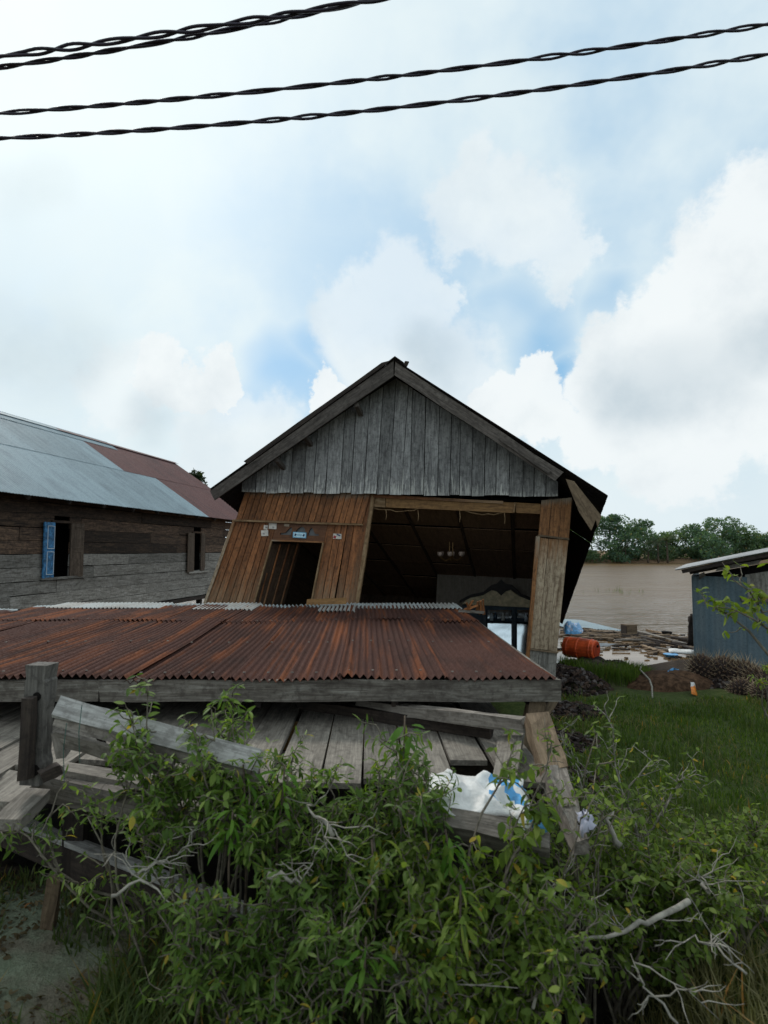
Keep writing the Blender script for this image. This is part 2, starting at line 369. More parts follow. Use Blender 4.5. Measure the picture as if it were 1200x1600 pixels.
ys = sorted(set([-1500, -500, -150, -50, -20, -8, -3, -1, 0, .8] + [round(1.4+.16*i, 3) for i in range(92)] + [17, 19, 22, 27, 35, 50, 70, 90, 105, 113, 117, 119, 121, 123, 125, 127, 130, 140, 160, 200, 300, 500, 900, 1600, 3000]))
gv = [(x, y, height(x, y)) for y in ys for x in xs]; nx = len(xs)
gf = [(j*nx+i, j*nx+i+1, (j+1)*nx+i+1, (j+1)*nx+i) for j in range(len(ys)-1) for i in range(nx-1)]
gm = bpy.data.meshes.new('ground'); gm.from_pydata(gv, [], gf); gm.polygons.foreach_set('use_smooth', [True]*len(gf))
m, n, p = material('earth_and_turf'); pos = n.new('ShaderNodeNewGeometry').outputs['Position']
f1 = n.noise(pos, 1.3, 6, .6); f2 = n.noise(pos, 14, 6, .65); f3 = n.noise(pos, 60, 4, .6)
turf = n.mix(n.maprange(f2, .35, .7), (.045, .068, .016), (.085, .105, .03))
soil = n.mix(n.maprange(f2, .3, .7), (.030, .022, .017), (.085, .062, .045))
moss_haze = n.mix(n.maprange(f2, .3, .7), (.16, .19, .125), (.225, .26, .18))
moss_haze = n.mix(n.maprange(f1, .42, .58, 0, .85), moss_haze, n.mix(f2, (.07, .055, .04), (.24, .20, .15)))
sx = n.new('ShaderNodeSeparateXYZ'); n.put(sx.inputs[0], pos)
wob = n.math('MULTIPLY', n.math('SUBTRACT', f1, .5), 2.2)
col = n.mix(n.maprange(n.math('ADD', sx.outputs[0], wob), .9, 1.5), soil, turf)                      # lawn on the right
col = n.mix(n.maprange(n.math('ADD', sx.outputs[1], wob), 8.2, 9.0), col, soil)                       # bare bank
near = n.math('MULTIPLY', n.maprange(n.math('ADD', sx.outputs[1], wob), 3.9, 3.2), n.maprange(n.math('ADD', sx.outputs[0], wob), .2, -.8))
col = n.mix(near, col, moss_haze)                                                                          # mossy hard ground near the path, lens smudge haze put into the colour
col = n.mix(n.maprange(sx.outputs[2], -.12, -.35), col, (.020, .016, .013))                           # wet mud
col = n.mix(n.maprange(sx.outputs[1], 110, 116), col, n.mix(f2, (.30, .19, .115), (.22, .14, .085)))
n.put(p.inputs['Base Color'], n.mix(n.maprange(f3, .3, .7, .25, 0), col, (.01, .01, .008))); p.inputs['Roughness'].default_value = .9; p.inputs['Specular IOR Level'].default_value = .15
b_ = n.new('ShaderNodeBump'); b_.inputs['Strength'].default_value = .6; b_.inputs['Distance'].default_value = .03; n.put(b_.inputs['Height'], n.math('ADD', f2, f3)); n.l.new(b_.outputs[0], p.inputs['Normal'])
tag(mesh_obj('ground', gm, None, None, m), kind='structure')
# river
m, n, p = material('muddy_river'); pos = n.new('ShaderNodeNewGeometry').outputs['Position']
s1 = n.noise(n.mapping(pos, (.55, 1.5, 1)), 1.5, 4, .55, dist=.4); s2 = n.noise(n.mapping(pos, (.06, .22, 1)), 1.0, 3, .5); s3 = n.noise(n.mapping(pos, (.02, .05, 1)), 1.0, 3, .5)
sxy = n.new('ShaderNodeSeparateXYZ'); n.put(sxy.inputs[0], pos)
ripple_shade = n.noise(n.mapping(pos, (.10, .9, 1)), 1.0, 5, .6, dist=.4)  # dark streaks of ripples, put into the water's base colour
n.put(p.inputs['Base Color'], n.mix(n.maprange(n.math('ADD', n.math('MULTIPLY', s3, .5), n.math('MULTIPLY', ripple_shade, .5)), .42, .60), (.110, .064, .026), (.150, .092, .040)))
n.put(p.inputs['Roughness'], n.maprange(sxy.outputs[1], 14, 40, .10, .28)); p.inputs['IOR'].default_value = 1.33; n.put(p.inputs['Specular IOR Level'], n.maprange(sxy.outputs[1], 14, 40, .50, .17))
calm = n.maprange(sxy.outputs[1], 14.5, 22, .02, 1.0)                                                  # sheltered behind the drift of debris
b_ = n.new('ShaderNodeBump'); n.put(b_.inputs['Strength'], n.math('MULTIPLY', calm, .9)); b_.inputs['Distance'].default_value = .16
s4 = n.noise(n.mapping(pos, (.16, .62, 1)), 1.2, 4, .6, dist=.5)
n.put(b_.inputs['Height'], n.math('ADD', n.math('ADD', s1, n.math('MULTIPLY', s4, 2.0)), n.math('MULTIPLY', s2, 3.0))); n.l.new(b_.outputs[0], p.inputs['Normal'])
wm_ = bpy.data.meshes.new('river')
wm_.from_pydata([(-2500, 8, WATER), (2500, 8, WATER), (2500, 200, WATER), (-2500, 200, WATER)], [], [(0, 1, 2, 3)])
tag(mesh_obj('river', wm_, None, None, m), kind='structure')

# ------------------------------------------------------------------ leaves and plants (numpy)
def leaf_mesh(name, L, Wd, prof, fold=.25, droop=.35, rows=5):
    """one leaf along +X, base at the origin; returns verts, faces"""
    vs = []; dd = droop if abs(droop) > 1e-3 else 1e-3
    for i in range(rows):
        t = i/(rows-1); w_ = Wd/2*np.interp(t, [0, .15, .4, .7, .9, 1], prof); a = droop*t
        x = L*math.sin(a)/dd; z = -L*(1-math.cos(a))/dd
        vs += [(x, -w_, z + fold*w_), (x, 0, z), (x, w_, z + fold*w_)]
    fs = []
    for i in range(rows-1):
        b = i*3; fs += [(b, b+1, b+4, b+3), (b+1, b+2, b+5, b+4)]
    return np.array(vs), fs
P_NARROW = [.05, .55, 1, .8, .35, .02]; P_OVATE = [.08, .75, 1, .72, .28, .02]; P_BLADE = [.5, .8, 1, .8, .4, .02]
LEAF = {'narrow': leaf_mesh('narrow', .055, .0150, P_NARROW, .3, .7), 'ovate': leaf_mesh('ovate', .052, .024, P_OVATE, .25, .9),
        'small': leaf_mesh('small', .045, .019, P_OVATE, .3, .5), 'finger': leaf_mesh('finger', .12, .026, P_NARROW, .15, 1.3),
        'frond': leaf_mesh('frond', .9, .10, P_BLADE, .1, .5, 4)}
LEAFV = {k_: [LEAF[k_]] for k_ in LEAF}
LEAFV['narrow'] += [leaf_mesh('narrow', .063, .014, P_NARROW, .5, 1.3), leaf_mesh('narrow', .050, .018, P_OVATE, .15, -.35)]
LEAFV['ovate'] += [leaf_mesh('ovate', .055, .020, P_OVATE, .5, 1.5), leaf_mesh('ovate', .044, .025, P_OVATE, .1, -.3)]
LEAFME = {}
def joined_leaves(name, kind, mats4, mat, parent, kind_tag='stuff', mw=None):
    As, Fs, off = [], [], 0
    for q, (v, f) in enumerate(LEAFV[kind]):
        mm = mats4[q::len(LEAFV[kind])]; k = len(mm)
        if not k: continue
        vh = np.c_[v, np.ones(len(v))]; As.append(np.einsum('kij,vj->kvi', mm, vh)[:, :, :3].reshape(-1, 3))
        Fs.append((np.array(f)[None] + off + (np.arange(k)*len(v))[:, None, None]).reshape(-1, 4)); off += k*len(v)
    A = np.concatenate(As); F = np.concatenate(Fs)
    me = bpy.data.meshes.new(name); me.from_pydata(A.reshape(-1, 3).tolist(), [], F.tolist())
    me.polygons.foreach_set('use_smooth', [True]*len(F)); me.update()
    if parent is not None and mw is None:
        T = WM[parent.name].inverted(); me.transform(T); mw = WM[parent.name]
    o = mesh_obj(name, me, parent, mw, mat)
    if kind_tag: o['kind'] = kind_tag
    return o
def leaf_frame(pos, direc, roll, size):
    d = V(direc).normalized(); up = V((0, 0, 1)) if abs(d.z) < .95 else V((1, 0, 0))
    y = up.cross(d).normalized(); z = d.cross(y)
    m = Matrix((d, y, z)).transposed() @ Matrix.Rotation(roll, 3, 'X') @ Matrix.Diagonal((1, random.uniform(.7, 1.25), random.uniform(.3, 1.5)))
    m4 = (m*size).to_4x4(); m4.translation = pos; return m4
def bend(p0, p1, n, arch, wig, rnd):
    p0, p1 = V(p0), V(p1); L = (p1-p0).length; pts = []
    sd = rnd.uniform(0, 90)
    for i in range(n+1):
        t = i/n; q = p0.lerp(p1, t) + V((0, 0, arch*L*4*t*(1-t)))
        q += V((noise.noise(V((t*2.3, sd, 0))), noise.noise(V((t*2.3, sd, 5))), noise.noise(V((t*2.3, sd, 9)))))*wig*L*(1 if 0 < i else 0)
        pts.append(q)
    return pts
M_TWIG = plain('grey_twig_bark', (.15, .13, .10), .8, .2, .3, 30)
M_BARK = plain('brown_bark', (.10, .075, .055), .85, .2, .4, 14)
M_DEADWOOD = plain('bleached_dead_wood', (.27, .25, .21), .8, .2, .3, 22)
M_LEAF_N = leafmat('narrow_leaf', (.058, .105, .020), (.122, .20, .036), (.24, .325, .080))
M_LEAF_O = leafmat('broad_leaf', (.068, .110, .020), (.142, .212, .034), (.26, .33, .075))
M_LEAF_B = leafmat('bright_leaf', (.065, .15, .018), (.10, .21, .024), (.14, .26, .034))
M_LEAF_Y = leafmat('yellowish_leaf', (.14, .20, .028), (.19, .25, .035), (.25, .30, .05))
M_LEAF_D = leafmat('dark_tree_leaf', (.014, .027, .012), (.022, .040, .017), (.040, .060, .024), .6)
def shrub(name, label, base, targets, kind, mat, twigs=9, twig_len=(.18, .4), leaf_gap=.028, size=(.75, 1.3), seed=1, cat='shrub', stem_r=.008, droop=-.25, pairs=True,
          arch=.12, wig=.16, bark=None, bare=.1, single=300, leafstart=.25, twig_up=.3, group=None, lift=0.0):
    rnd = random.Random(seed); root = thing(name, label, cat, base, group); bark = bark or M_TWIG
    leaves = []; stems = []; tw = MB()
    for tg in targets:
        tg = V(tg); b0 = V(base) + V((rnd.uniform(-.06, .06), rnd.uniform(-.06, .06), -.02))
        pts = bend(b0, tg, 9, arch, wig, rnd); L = (tg-b0).length; r0 = stem_r*rnd.uniform(.7, 1.2)
        st = MB(); st.tube(pts, [r0*(1-.8*i/9)+.0012 for i in range(10)], 6); stems.append(st)
        for k in range(twigs):
            t = rnd.uniform(leafstart, 1.0) if k else 1.0; i = min(8, int(t*9)); fpt = t*9-i; q = pts[i].lerp(pts[i+1], fpt)
            d = (pts[i+1]-pts[i]).normalized(); side = V((rnd.gauss(0, 1), rnd.gauss(0, 1), rnd.gauss(0, .55)+twig_up)).normalized()
            d2 = (d*.5 + side).normalized(); tl = rnd.uniform(*twig_len)*(1.15-.5*t)
            e = q + d2*tl + V((0, 0, lift)); tp = bend(q, e, 5, .08, .2, rnd)
            tw.tube(tp, [.0042, .0036, .003, .0025, .002, .0014], 4)
            for z in range(rnd.randint(0, 2)):
                s_ = tp[rnd.randint(1, 4)]; d3 = (d2*.5 + V((rnd.gauss(0, 1), rnd.gauss(0, 1), rnd.gauss(0, .8))).normalized()).normalized()
                e3 = s_ + d3*tl*rnd.uniform(.35, .7); tp3 = bend(s_, e3, 4, .05, .25, rnd); tw.tube(tp3, [.0026, .0022, .0018, .0015, .001], 3)
                if rnd.random() > bare: leafline(tp3, leaves, leaf_gap, size, rnd, droop, pairs)
            if rnd.random() > bare: leafline(tp, leaves, leaf_gap, size, rnd, droop, pairs)
    for st in stems: st.build('stem', bark, root, smooth=True)
    if tw.v: o = tw.build('twigs', bark, root, smooth=True); o['kind'] = 'stuff'
    place_leaves(root, kind, leaves, mat, single)
    return root
def leafline(pts, out, gap, size, rnd, droop, pairs):
    L = sum((pts[i+1]-pts[i]).length for i in range(len(pts)-1)); k = max(2, int(L/gap)); a = rnd.uniform(0, 6.28)
    for j in range(k):
        t = (.12 + .88*j/(k-1))*(len(pts)-1); i = min(len(pts)-2, int(t)); q = pts[i].lerp(pts[i+1], t-i); d = (pts[i+1]-pts[i]).normalized()
        s_ = d.cross(V((0, 0, 1))); s_ = s_.normalized() if s_.length > .05 else V((1, 0, 0)); up = s_.cross(d)
        s_ = (s_*math.cos(a) + up*math.sin(a)*.5).normalized()
        for sg in ((1, -1) if pairs else (rnd.choice((1, -1)),)):
            if rnd.random() < .12: continue
            dd = d*.55 + s_*sg + V((rnd.gauss(0, .25), rnd.gauss(0, .25), droop + rnd.gauss(0, .25)))
            out.append(leaf_frame(q, dd, rnd.gauss(0, .45), rnd.uniform(*size)))
def place_leaves(root, kind, leaves, mat, single=300):
    if not leaves: return
    leaves.sort(key=lambda m: (m.translation-V((0, 0, CAMZ))).length)
    key = kind+mat.name
    if key not in LEAFME:
        LEAFME[key] = []
        for v, f in LEAFV[kind]:
            me = bpy.data.meshes.new('leaf'); me.from_pydata(v.tolist(), [], f); me.polygons.foreach_set('use_smooth', [True]*len(f)); me.materials.append(mat); LEAFME[key].append(me)
    for q, m_ in enumerate(leaves[:single]): mesh_obj('leaf', LEAFME[key][q % len(LEAFME[key])], root, m_)
    rest = leaves[single:]
    if rest: joined_leaves('foliage', kind, np.array([np.array(m_) for m_ in rest]), mat, root)

# ------------------------------------------------------------------ trees on the far bank and behind the house
def far_tree(name, label, base, h, wd, seed, mat, group, n=1500, leaf=.42, trunk_h=.35, nl=13):
    rnd = random.Random(seed); r_ = np.random.default_rng(seed); root = thing(name, label, 'tree', base, group); b = V(base)
    t = MB(); top = b + V((rnd.uniform(-.5, .5), rnd.uniform(-.5, .5), h*.8)); tp = bend(b, top, 6, 0, .06, rnd)
    t.tube(tp, [.02*h*(1-.8*i/6) for i in range(7)], 7)
    lobes = []
    for k in range(nl):
        z = rnd.uniform(trunk_h, 1.0); ww = wd*math.sqrt(max(.10, 1-((z-.42)/.62)**2)); a = rnd.uniform(0, 6.28); rr = ww*rnd.uniform(.2, .85)
        c = b + V((math.cos(a)*rr, math.sin(a)*rr*.8, h*z*.93)); lobes.append((c, rnd.uniform(.20, .42)*wd))
        t.tube(bend(tp[2+k % 4], c, 4, .05, .1, rnd), [.006*h, .005*h, .004*h, .003*h, .002*h], 4)
    t.build('trunk', M_BARK, root, smooth=True)
    vs = []; fs = []
    for c, r0 in lobes:
        k = int(n/len(lobes)); u = r_.normal(size=(k, 3)); u /= np.linalg.norm(u, axis=1)[:, None]; rad = r0*(r_.uniform(.35, 1.0, k)**.5)
        P = np.array(c) + u*rad[:, None]*np.array([1.15, 1.0, .8])
        A = r_.normal(size=(k, 3)); B = r_.normal(size=(k, 3)); A /= np.linalg.norm(A, axis=1)[:, None]; B /= np.linalg.norm(B, axis=1)[:, None]
        s_ = leaf*r_.uniform(.6, 1.3, k)[:, None]
        vs.append(np.stack([P-A*s_*.5, P+B*s_*.35, P+A*s_*.6, P-B*s_*.35], 1).reshape(-1, 3))
    vs = np.concatenate(vs); F = np.arange(len(vs)).reshape(-1, 4); vs -= np.array(b)
    me = bpy.data.meshes.new('crown'); me.from_pydata(vs.tolist(), [], F.tolist())
    o = mesh_obj('crown', me, root, Matrix.Translation(b), mat)
    return root
def palm(label, base, h, seed, nf=13, fl=3.2, group=None):
    rnd = random.Random(seed); root = thing('palm_tree', label, 'palm tree', base, group); b = V(base); top = b + V((rnd.uniform(-.4, .4), 0, h))
    t = MB(); t.tube(bend(b, top, 5, 0, .04, rnd), [.22, .2, .18, .17, .16, .15], 7); t.build('trunk', M_BARK, root, smooth=True)
    for k in range(nf):
        a = 6.28*k/nf + rnd.uniform(-.2, .2); el = rnd.uniform(.25, 1.1); d = V((math.cos(a)*math.cos(el), math.sin(a)*math.cos(el), math.sin(el))); fm = MB(); pts = []
        for i in range(9): q = i/8; pts.append(top + d*fl*q + V((0, 0, -fl*.75*q*q*math.cos(el))))
        fm.tube(pts, [.03*(1-.8*i/8) for i in range(9)], 4)
        for i in range(1, 9):
            for sub in (0, .5):
                q = pts[i-1].lerp(pts[i], sub); dr = (pts[i]-pts[i-1]).normalized(); s_ = dr.cross(V((0, 0, 1))).normalized()
                for sg in (1, -1):
                    e = q + s_*sg*.65*(1-.5*abs(i/8-.4)) + dr*.35 + V((0, 0, -.3)); fm.add([q-dr*.04, q+dr*.05, e], [(0, 1, 2)])
        fm.build('frond', M_LEAF_P, root)
M_LEAF_F = leafmat('hazed_tree_leaf', (.070, .125, .088), (.10, .165, .108), (.14, .205, .125), .7)  # haze over the river is put into these paler, bluish leaf colours
M_LEAF_F2 = leafmat('hazed_olive_leaf', (.085, .14, .085), (.12, .175, .10), (.16, .22, .12), .7)
M_LEAF_P = leafmat('palm_frond', (.045, .065, .04), (.07, .09, .05), (.11, .125, .075), .6)
TG = 'trees on the far river bank'
specs = [  # px centre, top py, half width px
    (905, 822, 46), (950, 806, 44), (1005, 812, 40), (1045, 834, 38), (1085, 822, 40), (1125, 812, 46), (1165, 828, 38), (1205, 838, 42), (1262, 822, 46), (1330, 815, 50),
    (975, 836, 34), (1110, 840, 36), (845, 815, 46), (780, 822, 44), (700, 815, 48), (1410, 824, 50)]
names = ['tall rounded dark green tree on the far bank, beside the tilted house', 'tallest feathery dark tree on the far bank near the tilted house', 'bushy tree left of the pale palms on the far bank',
         'low dark tree just behind the pale palms on the far bank', 'mid height tree right of the pale palms on the far bank', 'broad olive green tree above the shed roof on the far bank',
         'rounded tree sloping down behind the shed roof on the far bank', 'low tree at the right edge of the photo on the far bank', 'broad tree on the far bank behind the shed, out to the right',
         'wide tree far right along the far river bank', 'low front tree between two taller trees at the water line', 'low front tree at the water line left of the shed roof',
         'tree on the far bank hidden behind the tilted house', 'second tree on the far bank behind the tilted house', 'third tree on the far bank behind the tilted house', 'last tree far right along the river bank']
for i, ((px, py, hw), lb) in enumerate(zip(specs, names)):
    Y = 124 + (i*37 % 9) - (4 if i in (10, 11) else 0); top = pix(px, py, Y); b = V((top.x, Y, WATER+.35)); h = top.z - b.z + .3
    far_tree('tree', lb, b, h, hw/FPX*Y, 100+i, M_LEAF_F if i % 3 else M_LEAF_F2, TG, n=5200 if i < 9 else 2200, leaf=.50, trunk_h=.04, nl=24)
for i, (px, py, lb) in enumerate([(1028, 850, 'pale drooping palm at the water edge of the far bank'), (1042, 846, 'second pale palm with long hanging fronds on the far bank'), (1012, 862, 'lowest small palm at the water edge of the far bank')]):
    Y = 119.5; t_ = pix(px, py, Y); palm(lb, V((t_.x, Y, WATER+.1)), max(1.0, t_.z-WATER), 40+i, group='palms on the far bank')
b = pix(297, 800, 30); far_tree('tree', 'small leafy treetop showing above the maroon end of the long roof', V((b.x, 30, -.6)), pix(297, 727, 30).z+.6, 1.0, 77, M_LEAF_D, None, n=1400, leaf=.2, trunk_h=.55)

# ------------------------------------------------------------------ long plank house on the left
EL = V((.165, .986, 0)); EN = V((.986, -.165, 0))           # along the house, and out of its wall towards the camera side
E0 = pix(0, 768, 10.2)                                       # a point of the eave line
def eave(y): t = (y-E0.y)/EL.y; return E0 + EL*t
RIDGEZ = pix(0, 647, 14.55).z - E0.z; RUN = 3.6
house_base = E0 - EL*2 - EN*2; house_base.z = -.6
LH = thing('plank_house', 'long grey plank house with zinc and maroon corrugated roof, left side', 'house', house_base)
def wallp(px, py, back=.5):                                  # pixel onto the wall plane, `back` metres behind the eave line
    o = V((0, 0, CAMZ)); d = ray(px, py); t = (E0 - EN*back - o).dot(EN)/d.dot(EN); return o + d*t
Y0, Y1 = 5.0, 22.2; LEN = (Y1-Y0)/EL.y
slope = V((0, 0, RIDGEZ)) - EN*RUN
# two rows of sheets; zinc in front, maroon from some way along (further up the slope it starts earlier)
nS = 21; sw = LEN/nS
ztop, zlow = wallp(205, 700, 2.0), None
for k in range(nS):
    for row in range(2):
        o_ = eave(Y0) + EL*(sw*k) + (slope*.52 if row else V((0, 0, 0))) + V((0, 0, .012*row))
        yk = o_.y - (0)
        mar = k >= (16 if row == 0 else 14)
        corrugated('roof_sheet', o_ - EL*.03, EL*(sw+.06), slope*(.55 if row == 0 else .49), M_MAROON if mar else M_ZINC, LH, pitch=.076, amp=.009, nv=2,
                   label='maroon roof sheet' if mar else None)
    if k < 16: corrugated('roof_sheet', eave(Y0) + EL*(sw*k-.03) + slope*.90 + V((0, 0, .03)), EL*(sw+.06), slope*.115, M_ZINC, LH, pitch=.076, amp=.009, nv=1)
for k in range(9): # back slope, unseen from the road but there
    corrugated('roof_sheet', eave(Y0)+slope*1.01+EL*(LEN/9*k), EL*(LEN/9+.05), -EN*RUN - V((0, 0, RIDGEZ)), M_MAROON, LH, pitch=.3, amp=.012, nv=1)
rp0, rp1 = eave(Y0)+slope+V((0, 0, .035)), eave(Y1)+slope+V((0, 0, .035))
for k in range(8):
    a, b = rp0.lerp(rp1, k/8), rp0.lerp(rp1, (k+1)/8+.004)
    mb = MB(); q = EN*.17; dz = V((0, 0, -.09+.006*(k % 2)))
    for sg in (1, -1): mb.prism([a, b, b+q*sg+dz, a+q*sg+dz], (0, 0, .004))
    mb.build('ridge_cap', M_ZINC if k < 5 else M_MAROON, LH)
# wall planks: rows of horizontal boards, tarred above and bleached below, with two window openings
WB = E0 - EN*.5
def wallpt(y, z): q = WB + EL*((y-WB.y)/EL.y); return V((q.x, q.y, z))
zt = E0.z + .22; zb = wallp(270, 937).z; rows = 10; rh = (zt-zb)/rows
w1 = (wallp(86, 817), wallp(106, 900)); w2 = (wallp(303, 833), wallp(313, 892))
wins = [(w1[0].y-.02, w1[1].y+.02, w1[1].z, w1[0].z), (w2[0].y, w2[1].y, w2[1].z, w2[0].z)]
for r_ in range(rows):
    z0, z1 = zb+rh*r_+.016, zb+rh*(r_+1); zc = (z0+z1)/2
    cuts = [Y0+.3]; y = Y0 + random.uniform(1.5, 4)
    while y < Y1-1: cuts.append(y); y += random.uniform(2.6, 4.6)
    cuts.append(Y1-.5)
    segs = [(cuts[i]+.004, cuts[i+1]-.004) for i in range(len(cuts)-1)]
    for (wy0, wy1, wz0, wz1) in wins:
        if wz0 - rh*.35 < zc < wz1 + rh*.35:
            ns = []
            for a, b in segs:
                if b <= wy0 or a >= wy1: ns.append((a, b)); continue
                if a < wy0-.05: ns.append((a, wy0))
                if b > wy1+.05: ns.append((wy1, b))
            segs = ns
    for a, b in segs:
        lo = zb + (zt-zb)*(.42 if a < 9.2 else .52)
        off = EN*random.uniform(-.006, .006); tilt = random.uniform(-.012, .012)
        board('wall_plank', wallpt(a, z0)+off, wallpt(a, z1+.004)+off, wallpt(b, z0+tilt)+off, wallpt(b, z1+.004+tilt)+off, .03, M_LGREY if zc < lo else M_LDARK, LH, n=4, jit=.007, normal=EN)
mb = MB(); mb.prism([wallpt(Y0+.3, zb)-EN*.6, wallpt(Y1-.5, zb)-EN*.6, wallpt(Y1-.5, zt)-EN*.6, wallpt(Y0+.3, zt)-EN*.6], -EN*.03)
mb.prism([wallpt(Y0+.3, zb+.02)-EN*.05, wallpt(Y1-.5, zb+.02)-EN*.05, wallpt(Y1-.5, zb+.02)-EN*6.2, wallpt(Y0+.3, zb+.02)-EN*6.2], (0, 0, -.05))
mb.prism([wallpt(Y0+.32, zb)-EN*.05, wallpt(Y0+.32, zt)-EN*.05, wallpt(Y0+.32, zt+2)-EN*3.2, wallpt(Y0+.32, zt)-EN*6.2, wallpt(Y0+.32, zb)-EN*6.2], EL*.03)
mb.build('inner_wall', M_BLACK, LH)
board('back_wall', wallpt(Y0+.3, zb)-EN*6.3, wallpt(Y0+.3, zt)-EN*6.3, wallpt(Y1-.5, zb)-EN*6.3, wallpt(Y1-.5, zt)-EN*6.3, .03, M_LGREY, LH, normal=-EN)
def shutter(ya, yb, z0, z1, mat, out=0.0, label=None, trim=None):
    """a panelled leaf hinged at ya; `out` swings the free edge away from the wall"""
    a0, a1 = wallpt(ya, z0)+EN*.03, wallpt(ya, z1)+EN*.03; wv = EL*((yb-ya)/EL.y); wv = Matrix.Rotation(-out*(1 if yb > ya else -1), 3, 'Z') @ wv
    sh = board('shutter', a0, a0+wv, a1, a1+wv, .028, mat, LH, n=1, jit=.002, label=label, normal=EN)
    nrm = V((0, 0, 1)).cross(wv).normalized(); nrm = nrm if nrm.dot(V((0, 0, CAMZ))-a0) > 0 else -nrm
    H = V((0, 0, z1-z0))
    for lo, hi in ((.07, .47), (.53, .93)):
        c = [a0+wv*x+H*y+nrm*.031 for x, y in ((.18, lo), (.82, lo), (.82, hi), (.18, hi))]; mb = MB()
        for i in range(4): d = (c[(i+1) % 4]-c[i]); mb.tube([c[i], c[(i+1) % 4]], .006, 4)
        mb.build('panel_moulding', trim or mat, sh)
    return sh
shutter(w1[0].y-.02, wallp(66, 817).y-.0, wallp(76, 902).z-.02, wallp(76, 816).z, M_BLUE, .10, 'blue painted shutter swung open', M_WHITE)
M_SHUT = wood('weathered_shutter', (.20, .15, .11), (.135, .098, .072), (.05, .035, .027), .2)
shutter(w1[1].y+.02, wallp(128, 817).y, wallp(117, 901).z, wallp(117, 818).z, M_SHUT, .12)
shutter(w2[0].y, wallp(291, 833).y, w2[1].z, w2[0].z, M_SHUT, .1); shutter(w2[1].y-.02, wallp(319, 833).y, w2[1].z, w2[0].z+.02, M_SHUT, .05)
for wy0, wy1, wz0, wz1 in wins:
    beam('window_sill', wallpt(wy0-.35, wz0-.03)+EN*.02, wallpt(wy1+.5, wz0-.03)+EN*.02, .07, .05, M_LGREY, LH)
    beam('window_head', wallpt(wy0-.1, wz1+.03)+EN*.01, wallpt(wy1+.3, wz1+.03)+EN*.01, .05, .05, M_LDARK, LH)
for k in range(10):
    q = wallpt(Y0+.6+k*2.2, zb-.09)
    beam('stilt', q - EN*.1 - V((0, 0, 1.9)), q - EN*.1, .14, .14, M_DARK, LH, up=EN)
beam('sill_beam', wallpt(12.2, zb-.07)+EN*.02, wallpt(Y1-.5, zb-.07)+EN*.02, .09, .10, M_DARK, LH, n=8)
beam('sill_beam', wallpt(Y0+.3, zb-.06)-EN*.06, wallpt(12.1, zb-.06)-EN*.06, .12, .12, M_DARK, LH, n=6)
for k in range(20):
    q = eave(Y0+.4+k*1.1) - EN*.02; beam('rafter', q-V((0, 0, .06)), q+slope*.3-V((0, 0, .06)), .05, .07, M_DARK, LH, n=1)

# ------------------------------------------------------------------ the tilted house
EU = V((.981, -.196, 0)); EV = V((.196, .981, 0)); PF0 = pix(617, 600, 8.2)
def pf(px, py, off=0.0):
    o = V((0, 0, CAMZ)); d = ray(px, py); t = ((PF0-o).dot(EV)+off)/d.dot(EV); return o + d*t
HS = thing('tilted_house', 'collapsed wooden house with grey plank gable, sinking backwards into the river', 'house', V((PF0.x, PF0.y+.5, 0)))
DEP = EV*8.6 + V((0, 0, -2.75)) + EU*.25                      # towards the sunken rear
R0, L0, E0r = pf(617, 561), pf(327, 764), pf(950, 774)
for side, edge in ((0, L0), (1, E0r)):
    nS = 9
    for k in range(nS):
        a = R0 + DEP*(k/nS) + V((0, 0, .004*(k % 2))); sv = (edge-R0)
        corrugated('roof_sheet', a, DEP/nS*1.04, sv, M_UNDER, HS, pitch=.09, amp=.012, nv=3, wob=.02)
mb = MB()
for sg, e in ((1, L0), (-1, E0r)):
    d = (e-R0).normalized()
    mb.prism([R0+V((0, 0, .04)), R0+DEP*.99+V((0, 0, .04)), R0+DEP*.99+d*.16+V((0, 0, .03)), R0+d*.16+V((0, 0, .03))], (0, 0, .006))
mb.build('ridge_cap', M_BARGE, HS)
mb = MB(); kx = pf(633, 570, .05)
mb.tube([kx+V((0, 0, -.02)), kx+V((.02, 0, .03)), kx+V((.05, .02, .045))], [.03, .035, .015], 7); mb.build('ridge_knob', M_DARK, HS)
# purlins and barge boards
for (px, py, o_) in ((432, 718, .08), (476, 681, .08), (557, 632, .08), (690, 640, .5), (760, 690, .5), (818, 728, .5)):
    q = pf(px, py, o_); beam('purlin', q, q+DEP*.97, .065, .065, M_BARGE, HS, n=2)
def fq(pts, off): return [pf(x, y, off) for x, y in pts]
A = fq([(616, 563), (616, 587), (327, 768), (335, 782)], .02); board('bargeboard', A[0], A[1], A[2], A[3], .03, M_BARGE, HS, n=6, jit=.008)
A = fq([(617.5, 565), (617.5, 587), (880, 738), (868, 752)], .03); board('bargeboard', A[0], A[1], A[2], A[3], .03, M_BARGE, HS, n=6, jit=.010)
A = fq([(596, 567), (612, 560), (380, 721), (386, 725)], .0); board('roof_batten', A[0], A[1]+V((0, 0, -.02)), A[2], A[3], .03, M_DARK, HS, n=5, jit=.006)
A = fq([(884, 749), (905, 757), (917, 826), (938, 812)], -.03); 
mb = MB(); mb.prism(fq([(884, 748), (897, 752), (940, 806), (934, 824), (931, 812), (924, 829), (905, 800)], -.03), EV*.035); mb.build('broken_board', M_BROWN, HS, M=frame(pf(910, 790, -.03), pf(934, 824)-pf(884, 748), -EV))
A = fq([(780, 684), (784, 690), (862, 734), (858, 742)], -.01); board('split_batten', A[0], A[1], A[2], A[3], .02, M_BARGE, HS, n=3, jit=.01)
